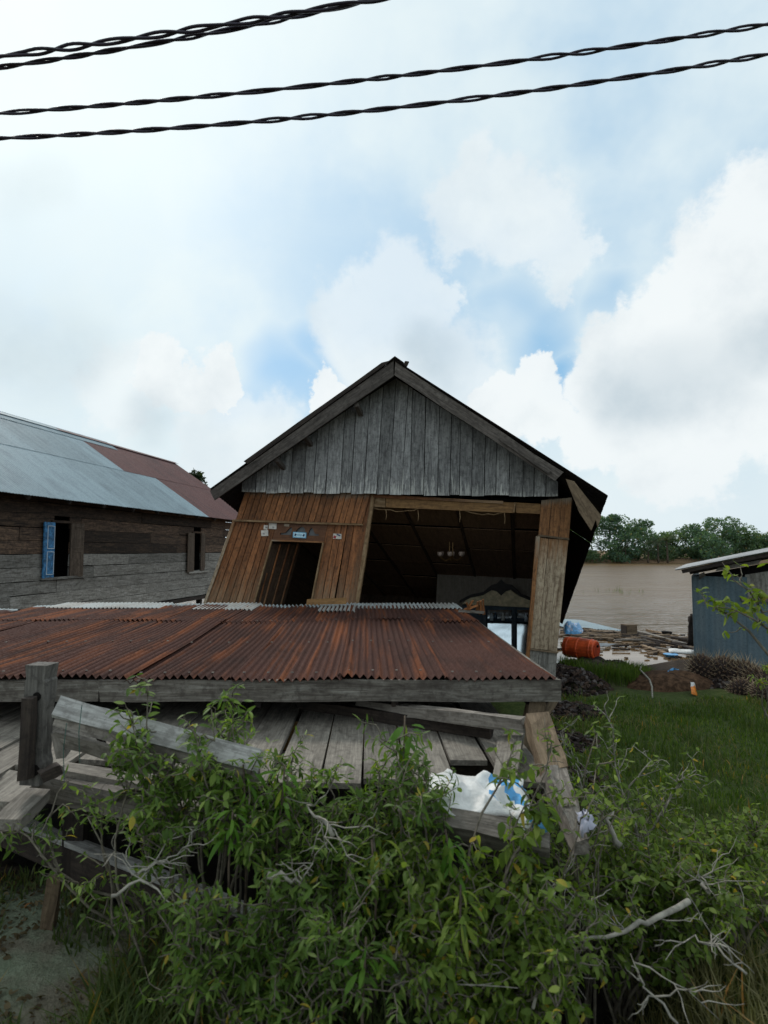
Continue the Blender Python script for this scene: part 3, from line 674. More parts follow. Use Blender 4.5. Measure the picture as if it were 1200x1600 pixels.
# gable boards (each its own piece); the slanting top follows the roof
def roofline(px): return 592 + (617-px)*.632 if px < 617 else 590 + (px-617)*.640
GB = 26; gx0, gx1 = 377, 872
edges = [gx0 + (gx1-gx0)*k/GB + (random.uniform(-3, 3) if 0 < k < GB else 0) for k in range(GB+1)]
for k in range(GB):
    x0, x1 = edges[k]+.5, edges[k+1]-.5; yb = 769 + (x0-gx0)/(gx1-gx0)*7; lean = 12
    def top(x): return min(roofline(x), yb-6)
    if 652 < (x0+x1)/2 < 668: yb -= 9
    xt0, xt1 = x0+lean*(yb-top(x0))/180*(1 if x0 < 640 else .35), x1+lean*(yb-top(x1))/180*(1 if x1 < 640 else .35)
    j = .35 + random.uniform(-.006, .006); yb += random.uniform(-1.2, 1.2)
    board('gable_board', pf(xt0, top(xt0), j), pf(xt1, top(xt1), j), pf(x0, yb, j), pf(x1, yb, j), .022, M_GREY, HS, n=4, jit=.003)
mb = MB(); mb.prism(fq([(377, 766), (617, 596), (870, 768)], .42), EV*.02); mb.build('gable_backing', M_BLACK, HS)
# front wall, left of the big opening: an upper band of narrow boards, a lip and the lower boards round the doorway
TL, TR, BL, BR = (368, 815), (566, 821), (306, 990), (541, 1000)
def fw(t, s_, off=.5):
    x0, y0 = TL[0]+(TR[0]-TL[0])*t, TL[1]+(TR[1]-TL[1])*t; x1, y1 = BL[0]+(BR[0]-BL[0])*t, BL[1]+(BR[1]-BL[1])*t
    return pf(x0+(x1-x0)*s_, y0+(y1-y0)*s_, off)
nb = 21
for k in range(nb):
    t0, t1 = k/nb+.0025, (k+1)/nb-.0025; f_ = lambda t: ((384+(579-384)*t, 764+6*t), (368+(566-368)*t, 812+6*t)); j = .46+random.uniform(-.004, .004)
    a, b = f_(t0), f_(t1); board('band_board', pf(*a[0], j), pf(*b[0], j), pf(*a[1], j), pf(*b[1], j), .018, M_BAND, HS, n=3, jit=.0015)
A = fq([(364, 811), (364, 815), (567, 818), (567, 822)], .44); beam('lip_moulding', pf(364, 813, .45), pf(567, 820, .45), .03, .03, M_TRIM, HS, n=3)
D0, D1 = .325, .725; SD = .155                                       # doorway between these fractions, head at SD
cols = [0, .055, .105, .15, .195, .24, .285, D0] + [D1, .79, .84, .885, .935, 1.0]
for i in range(len(cols)-1):
    t0, t1 = cols[i], cols[i+1]
    if t0 == D0: continue
    g = .012 if abs(t1-.885) < .001 else .0; j = .5+random.uniform(-.005, .005)
    board('wall_plank', fw(t0+.0025, 0, j), fw(t1-.0025-g*.1, 0, j), fw(t0+.0025, 1, j), fw(t1-.0025-g, 1, j), .022, M_STAIN, HS, n=5, jit=.002)
beam('corner_batten', fw(-.012, -.0, .48), fw(-.012, 1, .48), .045, .03, M_POST, HS, up=-EV, n=4)
# transom panel over the door with its carved openings, drawn as a mesh with holes: a row of upright strips
tr = []; NTS = 48
def hole(q):      # (bottom, top) of the opening at fraction q of the panel, in fractions of its height from the head
    if .40 < q < .62: a = (q-.51)/.11; return (.30, .30+.52*math.sqrt(max(0, 1-a*a)))
    if .12 < q < .35: a = (q-.12)/.23; return (.34, .34+.10+.34*sstep(.35, .8, a)*math.sqrt(max(0, 1-max(0, (a-.8)/.2)**2)))
    if .66 < q < .89: a = 1-(q-.66)/.23; return (.34, .34+.10+.34*sstep(.35, .8, a)*math.sqrt(max(0, 1-max(0, (a-.8)/.2)**2)))
    return None
tp = MB(); P = lambda q, s_, o: fw(D0+(D1-D0)*q, SD*(1-s_), o)
for i in range(NTS):
    q0, q1 = i/NTS, (i+1)/NTS; h0, h1 = hole(q0+1e-6) , hole(q1-1e-6)
    if h0 and h1:
        tp.prism([P(q0, 0, .49), P(q1, 0, .49), P(q1, h1[0], .49), P(q0, h0[0], .49)], EV*.025); tp.prism([P(q0, h0[1], .49), P(q1, h1[1], .49), P(q1, 1, .49), P(q0, 1, .49)], EV*.025)
    else: tp.prism([P(q0, 0, .49), P(q1, 0, .49), P(q1, 1, .49), P(q0, 1, .49)], EV*.025)
M_TRANS = wood('transom_wood', (.19, .085, .04), (.14, .058, .026), (.07, .03, .015), .1, rough=.5, bump=.1)
tro = tp.build('transom', M_TRANS, HS, M=frame(P(.5, .5, .49), EU, -EV))
gp = MB(); gp.prism([P(.1, .15, .52), P(.92, .15, .52), P(.92, .95, .52), P(.1, .95, .52)], EV*.01); gp.build('transom_backing', plain('dusty_glass', (.085, .09, .095), .35, .5, .2), tro)
for (a, b) in (((D0+.002, SD), (D0+.002, 1)), ((D1-.004, SD), (D1-.004, 1)), ((D0, SD), (D1, SD))):
    beam('door_frame', fw(*a, .475), fw(*b, .475), .022, .04, M_TRIM if a[0] > D0+.001 or b[1] == 1 else M_PBAND, HS, up=-EV, n=3, jit=.002)
# door leaf swung inwards on the left jamb, with mullions
a = fw(D0+.01, SD+.03, .53); b = fw(D0+.01, 1, .53); wv = EV*.62 + EU*.26
dl = board('door', a, a+wv, b, b+wv, .035, M_INT, HS, n=2, normal=EU)
for q in (.25, .55, .85): beam('door_stile', a+wv*q+EU*.02, b+wv*q+EU*.02, .03, .02, M_STAIN, dl, up=EU, n=1)
beam('door_rail', fw(D0+.03, .44, .60), fw(D0+.035, .9, .60), .03, .03, M_STAIN, HS, up=-EV)
# plate and stickers
def plate(name, px, py, wpx, hpx, mat, off, ang=0, parent=HS, th=.006):
    c, s_ = math.cos(ang), math.sin(ang); pts = [(px+x*c-y*s_, py+x*s_+y*c) for x, y in ((-wpx/2, -hpx/2), (wpx/2, -hpx/2), (wpx/2, hpx/2), (-wpx/2, hpx/2))]
    mb = MB(); mb.prism(fq(pts, off), EV*th); return mb.build(name, mat, parent)
pl = plate('number_plate', 468, 836, 21, 9, plain('plate_blue', (.16, .42, .60), .4, .4, .1), .466, .06)
plate('plate_face', 468, 836, 18.5, 7, plain('plate_pale', (.50, .70, .80), .4, .4, .15, 40), .463, .06, pl, .002)
for x in (461.5, 474.5): plate('plate_emblem', x, 836+(x-468)*.06, 2.6, 3.6, plain('plate_navy', (.02, .05, .12), .5), .461, .5, pl, .0015)
for k in range(5): plate('plate_mark', 464.8+k*1.6, 836+(k-2)*.1, 1.0, 2.2+.5*(k % 2), plain('plate_ink', (.2, .42, .55), .5), .461, .06, pl, .0015)
M_STK2 = plain('sticker_red', (.40, .05, .06), .6); M_STK3 = plain('sticker_navy', (.03, .05, .13), .6)
plate('sticker', 426, 822, 12, 9, M_PAPER, .482, .05); plate('sticker', 415, 824, 6, 7, M_PAPER, .482, .1); plate('sticker', 413.5, 833, 11, 9, M_PAPER, .482, -.05); plate('sticker', 448, 820.5, 8, 4, plain('label_dull', (.34, .27, .2), .7), .478, .1)
for x, y in ((416, 824), (427, 824), (412, 834)): plate('sticker_print', x, y, 3, 2.5, plain('print_grey', (.3, .28, .27), .7), .4795, .1)
st = plate('sticker', 527, 838, 13, 8, M_PAPER, .482, .05); plate('sticker_stripe', 523, 839, 4, 4, M_STK2, .479, .3, st, .002); plate('sticker_stripe', 529, 836, 6, 2, M_STK3, .479, .4, st, .002)
# jamb between the doorway wall and the opening, header boards, right-hand pier
A = fq([(580, 772), (586, 772), (546, 1000), (552, 1000)], .47); board('jamb', A[0], A[1], A[2], A[3], .06, M_TRIM, HS, n=5, jit=.006)
A = fq([(571, 771), (581, 771), (535, 1000), (546, 1000)], .49); board('jamb', A[0], A[1], A[2], A[3], .05, M_STAIN, HS, n=5, jit=.004)
for (x0, x1, m_) in ((583, 603, M_TRIM), (603, 806, M_OCHRE), (806, 846, M_OCHRE)):
    y = lambda x: 776+(x-583)*.042
    A = fq([(x0, y(x0)), (x0, y(x0)+16), (x1-1, y(x1)), (x1-1, y(x1)+16)], .5); board('header_board', A[0], A[1], A[2], A[3], .03, m_, HS, n=3, jit=.003)
A = fq([(583, 772), (583, 777), (786, 783), (786, 787)], .47); board('header_strip', A[0], A[1], A[2], A[3], .02, M_STAIN, HS, n=4, jit=.003)
beam('header_batten', pf(805, 785, .48), pf(803, 800, .48), .02, .02, M_TRIM, HS, up=-EV)
mb = MB(); pts = [pf(583+x, 793+x*.035+(4*math.sin(x*.045)+random.uniform(-1.5, 1.5)), .52) for x in range(0, 262, 9)]; mb.tube(pts, .006, 4)
for x in (20, 70, 135, 205): q = pf(583+x, 795+x*.03, .51); mb.tube([q, q+V((.01, 0, -.09)), q+V((.0, 0, -.16))], [.006, .005, .003], 4)
mb.build('loose_wire', M_TRIM, HS)
for k in range(3):
    t0, t1 = k/3+.006, (k+1)/3-.006; tp_ = lambda t, a, b: (a[0]+(b[0]-a[0])*t, a[1]+(b[1]-a[1])*t)
    j = .47+random.uniform(-.004, .004)
    A = [pf(*tp_(t, (846, 782), (894, 777)), j) for t in (t0, t1)] + [pf(*tp_(t, (841, 836), (889, 841)), j) for t in (t0, t1)]; board('pier_panel', A[0], A[1], A[2], A[3], .022, M_PBAND, HS, n=2, jit=.002)
    A = [pf(*tp_(t, (842, 840), (888, 844)), j) for t in (t0, t1)] + [pf(*tp_(t, (826, 1012), (871, 1018)), j) for t in (t0, t1)]; board('pier_plank', A[0], A[1], A[2], A[3], .022, M_POST, HS, n=4, jit=.003)
    A = [pf(*tp_(t, (828, 1016), (871, 1021)), j) for t in (t0, t1)] + [pf(*tp_(t, (820, 1100), (864, 1106)), j) for t in (t0, t1)]; board('pier_plank', A[0], A[1], A[2], A[3], .022, M_LGREY, HS, n=3, jit=.003)
beam('pier_moulding', pf(840, 836.5, .455), pf(889, 842, .455), .02, .025, M_BROWN, HS, n=2); beam('pier_moulding', pf(826, 1014, .455), pf(872, 1020, .455), .02, .02, M_BROWN, HS, n=2)
A = fq([(838, 838), (844, 838), (821, 1030), (827, 1030)], .44); board('jamb', A[0], A[1], A[2], A[3], .12, M_PBAND, HS, n=4, jit=.003)
beam('corner_post', pf(868, 778, .62), pf(850, 1090, .62), .20, .16, M_DARK, HS, up=-EV)
# shell of the interior: side walls, back wall, floor, ceiling
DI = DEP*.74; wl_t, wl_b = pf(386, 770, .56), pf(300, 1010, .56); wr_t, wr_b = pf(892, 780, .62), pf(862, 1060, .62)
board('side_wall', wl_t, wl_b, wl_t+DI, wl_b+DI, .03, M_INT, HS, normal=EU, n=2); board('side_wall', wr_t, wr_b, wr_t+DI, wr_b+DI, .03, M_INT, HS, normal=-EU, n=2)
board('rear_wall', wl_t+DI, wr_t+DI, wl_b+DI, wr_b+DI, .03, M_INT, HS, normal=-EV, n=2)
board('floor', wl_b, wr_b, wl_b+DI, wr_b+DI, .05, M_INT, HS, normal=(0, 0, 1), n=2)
c0, c1_ = pf(560, 778, .56), pf(895, 786, .62); cl = wl_t + V((0, 0, -.04)); cr = wr_t + V((0, 0, -.10)); NC, NR = 6, 6
for i in range(NC):
    for k in range(NR):
        q = lambda a, b: cl.lerp(cr, a) + DI*b + V((0, 0, .02))
        g = .006; sag = V((0, 0, random.uniform(-.02, .01)))
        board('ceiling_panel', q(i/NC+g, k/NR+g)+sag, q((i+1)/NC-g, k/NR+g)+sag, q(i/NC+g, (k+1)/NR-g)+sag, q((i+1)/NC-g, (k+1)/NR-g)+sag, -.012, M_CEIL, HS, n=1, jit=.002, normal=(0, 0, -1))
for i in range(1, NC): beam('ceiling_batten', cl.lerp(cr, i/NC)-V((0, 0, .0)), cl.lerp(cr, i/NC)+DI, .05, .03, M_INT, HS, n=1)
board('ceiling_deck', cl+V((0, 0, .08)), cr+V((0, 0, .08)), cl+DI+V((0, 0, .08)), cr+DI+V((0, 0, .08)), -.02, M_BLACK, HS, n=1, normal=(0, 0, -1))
# pale partition with the cabinet standing before it
po = 4.6
M_PART = wood('pale_partition', (.32, .275, .23), (.26, .225, .185), (.16, .13, .105), .1)
A = fq([(684, 886), (836, 893), (676, 1060), (836, 1060)], po); board('partition_wall', A[0], A[1], A[2], A[3], .03, M_PART, HS, n=1)
cabm = thing('display_cabinet', 'dark mirror-doored cabinet with carved crest, inside the open room', 'cabinet', pf(790, 1010, po-.5))
cb = MB(); 
for r4 in ([(722, 946), (848, 950), (848, 1050), (722, 1050)],): cb.prism(fq(r4, po-.28), EV*.25)
cb.build('carcass', plain('cabinet_blue', (.03, .05, .07), .5), cabm)
cr_ = MB(); cr_.prism(fq([(722, 944), (732, 934), (752, 930), (770, 919), (782, 913), (794, 919), (812, 932), (832, 938), (846, 950)], po-.30), EV*.04); cro = cr_.build('pediment', plain('cabinet_cream', (.60, .50, .32), .6), cabm)
cr_ = MB()
top_ = [(718, 938), (735, 929), (755, 925), (768, 914), (776, 912), (783, 905), (790, 912), (800, 914), (815, 928), (835, 936), (850, 946)]
bot_ = [(718, 942), (735, 934), (755, 930), (768, 922), (776, 924), (783, 931), (790, 924), (800, 921), (815, 933), (835, 941), (850, 951)]
for i in range(len(top_)-1): cr_.prism(fq([top_[i], top_[i+1], bot_[i+1], bot_[i]], po-.33), EV*.03)
cr_.build('carved_crest', plain('carving_dark', (.018, .012, .010), .5), cabm)
m_, n_, p_ = material('mirror_door'); c_, r_2 = objcoord(n_)
p_.inputs['Metallic'].default_value = 1; p_.inputs['Roughness'].default_value = .06; n_.put(p_.inputs['Base Color'], n_.mix(n_.noise(c_, 6, 3, .5), (.62, .68, .70), (.82, .86, .88))); M_MIRROR = m_
for (x0, x1) in ((762, 799), (808, 846)):
    for (y0, y1) in ((953, 966), (972, 1048)):
        pts = [pf(x0, y0, po-.30), pf(x1, y0, po-.30), pf(x1, y1, po-.30-.30*(y1-y0)/76), pf(x0, y1, po-.30-.30*(y1-y0)/76)]
        mb = MB(); mb.prism(pts, EV*.02); mb.build('mirror_pane', M_MIRROR, cabm)
for x in (757, 803, 850): beam('cabinet_stile', pf(x, 950, po-.36), pf(x, 1050, po-.62), .06, .03, plain('cabinet_frame', (.02, .035, .05), .5), cabm, up=-EV, n=1)
beam('cabinet_rail', pf(757, 969, po-.38), pf(850, 971, po-.38), .05, .03, bpy.data.materials['cabinet_frame'], cabm, up=-EV, n=1)
for k, (x, y) in enumerate(((768, 962), (774, 960), (786, 962), (822, 963), (836, 961))):
    mb = MB(); q = pf(x, y, po-.42); mb.tube([q+V((0, 0, -.1)), q+V((0, 0, -.02)), q, q+V((0, 0, .05))], [.035, .04, .018, .014], 8)
    mb.build('ornament', plain('ornament_glass%d' % k, [(.4, .45, .5), (.05, .08, .12), (.5, .5, .48)][k % 3], .25, .5), cabm, smooth=True)
# chandelier
cq = pf(705, 872, 2.4)
CH = thing('chandelier', 'small hanging chandelier with glass shades under the dark ceiling', 'chandelier', cq)
mb = MB(); mb.tube([cq+V((-.03, 0, .35)), cq+V((-.03, 0, .05))], .006, 5); mb.tube([cq+V((.03, 0, .40)), cq+V((.03, 0, .05))], .006, 5); mb.tube([cq+V((0, 0, .06)), cq+V((0, 0, .02)), cq-V((0, 0, .04))], [.02, .05, .015], 8); mb.build('stem', plain('brass', (.25, .14, .05), .35, .5, metallic=.6), CH)
for k in range(6):
    a = k*1.047+.3; d = V((math.cos(a), math.sin(a), 0)); mb = MB(); mb.tube([cq, cq+d*.12-V((0, 0, .05)), cq+d*.2, cq+d*.22+V((0, 0, .03))], .008, 5); arm = mb.build('arm', bpy.data.materials['brass'], CH)
    mb = MB(); e = cq+d*.22+V((0, 0, .03)); mb.tube([e, e+V((0, 0, .02)), e+V((0, 0, .06)), e+V((0, 0, .085))], [.015, .04, .05, .042], 9); mb.build('glass_shade', plain('frosted_glass%d' % k, (.55, .42, .36), .25, .5), arm, smooth=True)
# ------------------------------------------------------------------ fallen porch roof
YF = 4.0
pr0 = pix(869, 1060, YF)
PR = thing('fallen_porch_roof', 'rust red corrugated porch roof collapsed flat in front of the house', 'porch roof', V((pr0.x-2, 5.5, .5)))
ZF = pr0.z; VD = V((-.031, 1, .021))                         # the waves run away from the road, nearly level
PITCHR = .0562; SWD = PITCHR*13
k = 0; x = pr0.x
while x > -5.6:
    w_ = SWD + .03; o1 = V((x-w_, YF + .022*math.sin(k*2.1), ZF + .007*math.sin(k*1.7)))
    back = 8.25 if x > -3.6 else 8.25 - (-3.6-x)*.55
    lap = 6.85 + .10*math.sin(k*1.3)
    clean = (k % 4 == 2)
    corrugated('roof_sheet', o1, V((w_, 0, .004)), VD*(lap-YF), M_RUST2, PR, PITCHR, .0155, 6, sag=.010 if k % 3 else .022, wob=.028)
    o2 = o1 + VD*(lap-YF-.2) + V((0, 0, .012))
    corrugated('roof_sheet', o2, V((w_, 0, .0)), VD*(back-lap+.2), M_RUST, PR, PITCHR, .0155, 4, sag=.01, wob=.014)
    mb = MB()                                                 # nail heads with washers
    for yy in (YF+.12, YF+1.3, lap-.12):
        for q_ in range(4): mb.box(o1 + VD*(yy-YF) + V((PITCHR*(1.25+3*q_), 0, .019)), .016, .016, .006)
    o_n = mb.build('nail_heads', M_BEAM, PR); o_n['kind'] = 'stuff'
    x -= SWD; k += 1
# a few newer zinc strips under the top edge
for (px0, px1, ln) in ((322, 410, .75), (505, 560, .9), (560, 715, .62), (100, 270, .60)):
    a, b = pix(px0, 951, 8.3), pix(px1, 951, 8.3); a.z = b.z = ZF+.021*4.3+.016 - .021*ln
    corrugated('zinc_strip', a + V((0, .12-ln, 0)), V((b.x-a.x, 0, 0)), V((-.01, ln, .021*ln)), M_ZINCW, PR, PITCHR, .0155, 2, wob=.008)
x0 = pr0.x+.0
beam('fascia', V((-1.95, YF+.03, ZF-.088)), V((x0+.03, YF+.03, ZF-.088)), .03, .145, M_FASC, PR, n=12, jit=.004)
beam('fascia', V((-5.4, YF+.05, ZF-.095)), V((-1.955, YF+.03, ZF-.09)), .03, .145, M_FASC, PR, n=8, jit=.004)
beam('fascia', V((x0+.02, YF+.06, ZF-.075)), V((x0-.12, 8.1, ZF+.0)), .03, .12, M_FASC, PR, n=4)
for k in range(5): y = YF+.35+k*.95; beam('batten', V((-5.3, y, ZF-.095+.02*(y-YF))), V((x0-.03-.03*(y-YF), y, ZF-.095+.02*(y-YF))), .06, .05, M_DARK, PR, n=2)
for k in range(7): xx = x0-.15-k*.95; beam('rafter', V((xx, YF+.07, ZF-.165)), V((xx-.12, 8.0, ZF-.08)), .05, .09, M_DARK, PR, n=2)
# things lying on its back edge
q = pf(510, 939, .30); A = [pix(479, 937, 8.0), pix(541, 934, 8.0), pix(479, 945, 8.0), pix(541, 944, 8.0)]
tag(board('loose_board', A[0], A[2], A[1], A[3], .02, M_OCHRE, None, n=2), 'ochre board lying on the porch roof edge below the doorway', 'board')
o_ = pix(742, 950, 7.4); SP = thing('splintered_stump', 'orange splintered wood pieces standing at the end of the porch roof ridge', 'broken wood', o_)
for (xa, ya, xb, yb, w_) in ((727, 953, 739, 938, .035), (726, 949, 746, 946, .03), (745, 954, 747, 940, .045), (751, 955, 751, 939, .04), (756, 956, 755, 937, .03), (735, 952, 729, 941, .03)):
    a, b = pix(xa, ya, 7.42), pix(xb, yb, 7.3); a.z -= .03; beam('splinter', a, b, w_, .02, M_SPLIT, SP, up=(0, 1, 0), n=2, jit=.004, ends=(1, .6))
beam('base_board', pix(716, 954, 7.42), pix(757, 957, 7.36), .05, .03, M_BEAM, SP)

# ------------------------------------------------------------------ wooden deck, its post, broken timbers
DZ = .80
DK = thing('wooden_deck', 'grey plank deck half buried under the fallen porch roof', 'deck', V((-1.6, 5.6, 0)))
x = .88; k = 0
while x > -5.2:
    w_ = random.uniform(.20, .27); yf = 3.08 + random.uniform(-.05, .07) + (.0 if x > -1.0 else .10*(-1.0-x))
    if -1.9 < x < -1.3: yf = 3.35 + random.uniform(-.05, .1)
    if .45 < x < .7: yf = 3.4
    dz = random.uniform(-.008, .008); tl = random.uniform(-.02, .02)
    board('deck_plank', V((x, yf, DZ+dz)), V((x-w_, yf+random.uniform(-.03, .03), DZ+dz+random.uniform(-.006, .006))), V((x-.13+tl, 8.2, DZ+dz)), V((x-w_-.13+tl, 8.2, DZ+dz)), .03, M_DECK, DK, n=5, jit=.004, normal=(0, 0, 1))
    x -= w_ + (random.uniform(.006, .016) if k % 5 else .03); k += 1
for y in (3.6, 4.7, 5.9, 7.9): beam('joist', V((-5.2, y, DZ-.09)), V((.85, y, DZ-.09)), .08, .11, M_DARK, DK, n=3)
eb0, eb1 = pixz(60, 1222, DZ-.06), pixz(452, 1312, DZ-.16)
beam('edge_beam', eb0, eb1, .09, .13, M_BEAM, DK, n=5, jit=.008)
beam('edge_beam', pixz(62, 1205, DZ-.03), pixz(205, 1240, DZ-.03), .16, .05, M_BEAM, DK, n=3, jit=.008)
board('loose_plank', pixz(95, 1203, DZ+.03), pixz(105, 1190, DZ+.03), pixz(250, 1232, DZ+.01), pixz(255, 1212, DZ+.01), .03, M_DECK, DK, n=3, jit=.006, normal=(0, 0, 1))
for (a, b) in ((( -6, 1262), (52, 1219)), ((-10, 1242), (28, 1214)), ((10, 1290), (60, 1240))): beam('loose_plank', pixz(*a, DZ-.08), pixz(*b, DZ-.04), .13, .05, M_DECK, DK, n=3, jit=.006)
for px in (90, 250, 420, 620, 800): q = pixz(px, 1215+px*.08, DZ-.12); beam('pile', V((q.x, q.y+.25, -.9)), V((q.x, q.y+.25, DZ-.1)), .13, .13, M_DARK, DK, up=(0, 1, 0))
# post with bolt holes
PT = thing('deck_post', 'weathered square post with notched top and holes, at left of the deck', 'post', pixz(62, 1215, DZ))
pb, ptop = pix(56, 1222, 2.98), pix(66, 1037, 2.98); xa = V((1, -.12, 0)).normalized(); ya = V((.12, 1, 0))
mb = MB(); 
sec = [(0, .052), (.17, .052), (.24, .046), (.62, .046), (.70, .054), (.86, .056), (.88, .048), (1.0, .058)]
rings = []
for t, r_ in sec:
    c = pb.lerp(ptop, t); rings.append([c+xa*sx_*(r_+random.uniform(-.004, .004))+ya*sy_*.045 for sx_, sy_ in ((-1, -1), (1, -1), (1, 1), (-1, 1))])
vs = [p for r_ in rings for p in r_]; fs = [(3, 2, 1, 0), tuple(len(vs)-4+i for i in range(4))] + [(i*4+q, i*4+(q+1) % 4, i*4+4+(q+1) % 4, i*4+4+q) for i in range(len(sec)-1) for q in range(4)]
mb.add(vs, fs); mb.build('shaft', M_OLDPOST, PT, M=frame((pb+ptop)/2, ptop-pb, -ya))
for t, dx in ((.74, .02), (.13, .03)):
    c = pb.lerp(ptop, t)+xa*dx*.8-ya*.05; mb = MB(); mb.tube([c, c+ya*.02], .022 if t > .5 else .028, 9); mb.build('bolt_hole', M_BLACK, PT)
beam('side_cleat', pix(40, 1216, 2.90), pix(47, 1087, 2.90), .05, .045, M_DARK, PT, up=-ya, n=3)
beam('corner_chock', pix(66, 1213, 2.86), pix(97, 1198, 2.92), .06, .05, M_DARK, PT)
# fallen railing
RL = thing('fallen_railing', 'fallen white weathered railing lying across the deck corner beside the post', 'railing', pixz(120, 1190, DZ))
ra, rb = pix(88, 1103, 2.88), pix(405, 1190, 2.68)
M_RAILW = wood('white_rail_lit_cap_wood', (.52, .51, .48), (.37, .36, .34), (.13, .12, .11), .1)
up_r = V((-.1, -.75, .65))
beam('top_rail', ra, rb, .095, .025, M_RAILW, RL, up=up_r, n=6, jit=.004)
beam('top_rail', ra+V((0, -.01, -.06)), rb+V((0, -.01, -.06)), .022, .06, M_BEAM, RL, n=5)
beam('bottom_rail', pix(90, 1152, 2.85), pix(270, 1203, 2.70), .025, .078, M_BEAM, RL, up=(.1, -.3, 1), n=4, jit=.005)
for t in (.28, .52): a = ra.lerp(rb, t*.8); beam('baluster', a-V((0, 0, .05)), a+V((.03, 0, -.18)), .025, .03, M_DARK, RL, up=(0, -1, 0), n=1)
a = ra.lerp(rb, .02); beam('baluster', pix(92, 1145, 2.86), pix(100, 1180, 2.86), .04, .05, M_BEAM, RL, up=(0, -1, 0), n=1)
mb = MB()
for (x_, y_) in ((128, 1102), (104, 1130)):
    q = pix(x_, y_, 2.80); mb.tube([q, q+V((0, -.02, -.12)), q+V((.01, -.02, -.26))], .0018, 4)
mb.build('cord', plain('green_cord', (.04, .10, .08), .6), RL)
# grey beam carrying the sheet, broken post, broken beam below the fascia
GBm = beam('fallen_beam', pix(622, 1268, 2.75), pix(862, 1322, 2.55), .09, .115, M_BEAM, None, up=(0, -.6, .8), n=6, jit=.006)
tag(GBm, 'grey cracked beam lying under the white plastic sheet', 'beam')
mat_ = MB()
BPst = thing('broken_post', 'brown squared post leaning away from the fallen roof, whitened at its lower end', 'post', pix(905, 1330, 2.62))
beam('upper_length', pix(838, 1124, 3.45), pix(868, 1215, 3.12), .135, .125, M_BROWN, BPst, up=(0, -1, .5), n=4, jit=.006)
beam('lower_length', pix(866, 1212, 3.12), pix(908, 1325, 2.62), .125, .12, M_BEAM, BPst, up=(0, -1, .5), n=4, jit=.012, ends=(1, .55))
tag(beam('broken_beam', pix(560, 1101, 4.35), pix(822, 1133, 3.50), .08, .075, M_BEAM, None, n=5, jit=.006), 'whitish broken beam pushed out under the porch fascia', 'beam')
tag(beam('dark_beam', pix(470, 1102, 4.5), pix(770, 1142, 3.75), .06, .08, M_DARK, None, n=4, jit=.006), 'dark beam lying on the deck behind the whitish broken beam', 'beam')
tag(beam('prop', pix(838, 1092, 4.12), pix(818, 1190, 4.05), .11, .10, M_BROWN, None, up=(0, -1, 0), n=3), 'short brown prop under the right end of the porch fascia', 'prop')
tag(beam('brace', pix(866, 1090, 4.2), pix(844, 1122, 4.1), .06, .05, M_BROWN, None, up=(0, -1, 0), n=2), 'small slanting brace below the corner of the porch fascia', 'brace')
A = [pix(846, 1128, 3.75), pix(858, 1126, 3.8), pix(866, 1175, 3.6), pix(878, 1175, 3.6)]
tag(board('upright_board', A[0], A[1], A[2], A[3], .02, M_DECK, None), 'thin upright board end at the right corner of the deck', 'board')
A = [pixz(778, 1150, DZ+.06), pixz(818, 1140, DZ+.10), pixz(770, 1215, DZ+.05), pixz(808, 1212, DZ+.05)]
tag(board('loose_plank', A[0], A[1], A[2], A[3], .03, M_DECK, None, n=3, normal=(0, 0, 1)), 'notched plank lying askew at the right end of the deck', 'plank')
# crumpled sheets
def sheet(name, label, poly_px, Y0_, Y1_, mats, seed, h=.09, cat='plastic sheet', nx_=26, ny_=16, split=None):
    """a crumpled sheet spread over four picture corners"""
    a, b, c, d = [pix(x, y, Y0_ if i in (0, 1) else Y1_) for i, (x, y) in enumerate(poly_px)]; vs = []; mi = []
    for j in range(ny_+1):
        for i in range(nx_+1):
            s_, t = i/nx_, j/ny_; p = a.lerp(b, s_).lerp(d.lerp(c, s_), t)
            e = min(s_, 1-s_, t, 1-t); z = h*(.55+noise.noise(V((s_*4+seed, t*3, seed)))*1.0 + .45*noise.noise(V((s_*8, t*6, seed))) + .18*noise.noise(V((s_*17, t*13, seed))))*min(1, .25+e*4)
            p = p + V((noise.noise(V((s_*5, t*5, seed+3)))*.03, noise.noise(V((s_*5, t*5, seed+7)))*.03, z)); vs.append(p)
    W_ = nx_+1; fs = [(j*W_+i, j*W_+i+1, (j+1)*W_+i+1, (j+1)*W_+i) for j in range(ny_) for i in range(nx_)]
    mb = MB(); mb.add(vs, fs); 
    if split: mb.m = [split((q % nx_)/nx_, (q//nx_)/ny_) for q in range(len(fs))]
    o = mb.build(name, mats, None, smooth=True); md = o.modifiers.new('thickness', 'SOLIDIFY'); md.thickness = .003
    return tag(o, label, cat)
M_TARP = plain('white_plastic', (.66, .65, .63), .45, .4, .14, 16, bump=.7); M_TBLUE = plain('blue_plastic', (.07, .29, .56), .4, .4, .3, 14, bump=.7); M_TPALE = plain('pale_lilac_plastic', (.50, .50, .60), .4, .4, .1, 7)
sheet('plastic_sheet', 'crumpled white plastic sheet with bright blue corner on the grey beam', [(655, 1262), (838, 1292), (815, 1222), (672, 1210)], 2.66, 3.0, [M_TARP, M_TBLUE], 3.3, .07,
      split=lambda s_, t: 1 if (s_ > .60 and (s_*9+t*4) % 2.2 < 1.1 and t > .25) else 0)
sheet('plastic_bag', 'torn blue and white plastic hanging off the grey beam end', [(815, 1310), (860, 1300), (850, 1268), (800, 1272)], 2.52, 2.6, [M_TBLUE, M_TARP], 8.1, .05, 'plastic bag', 8, 6, split=lambda s_, t: 1 if s_ < .35 or t > .7 else 0)
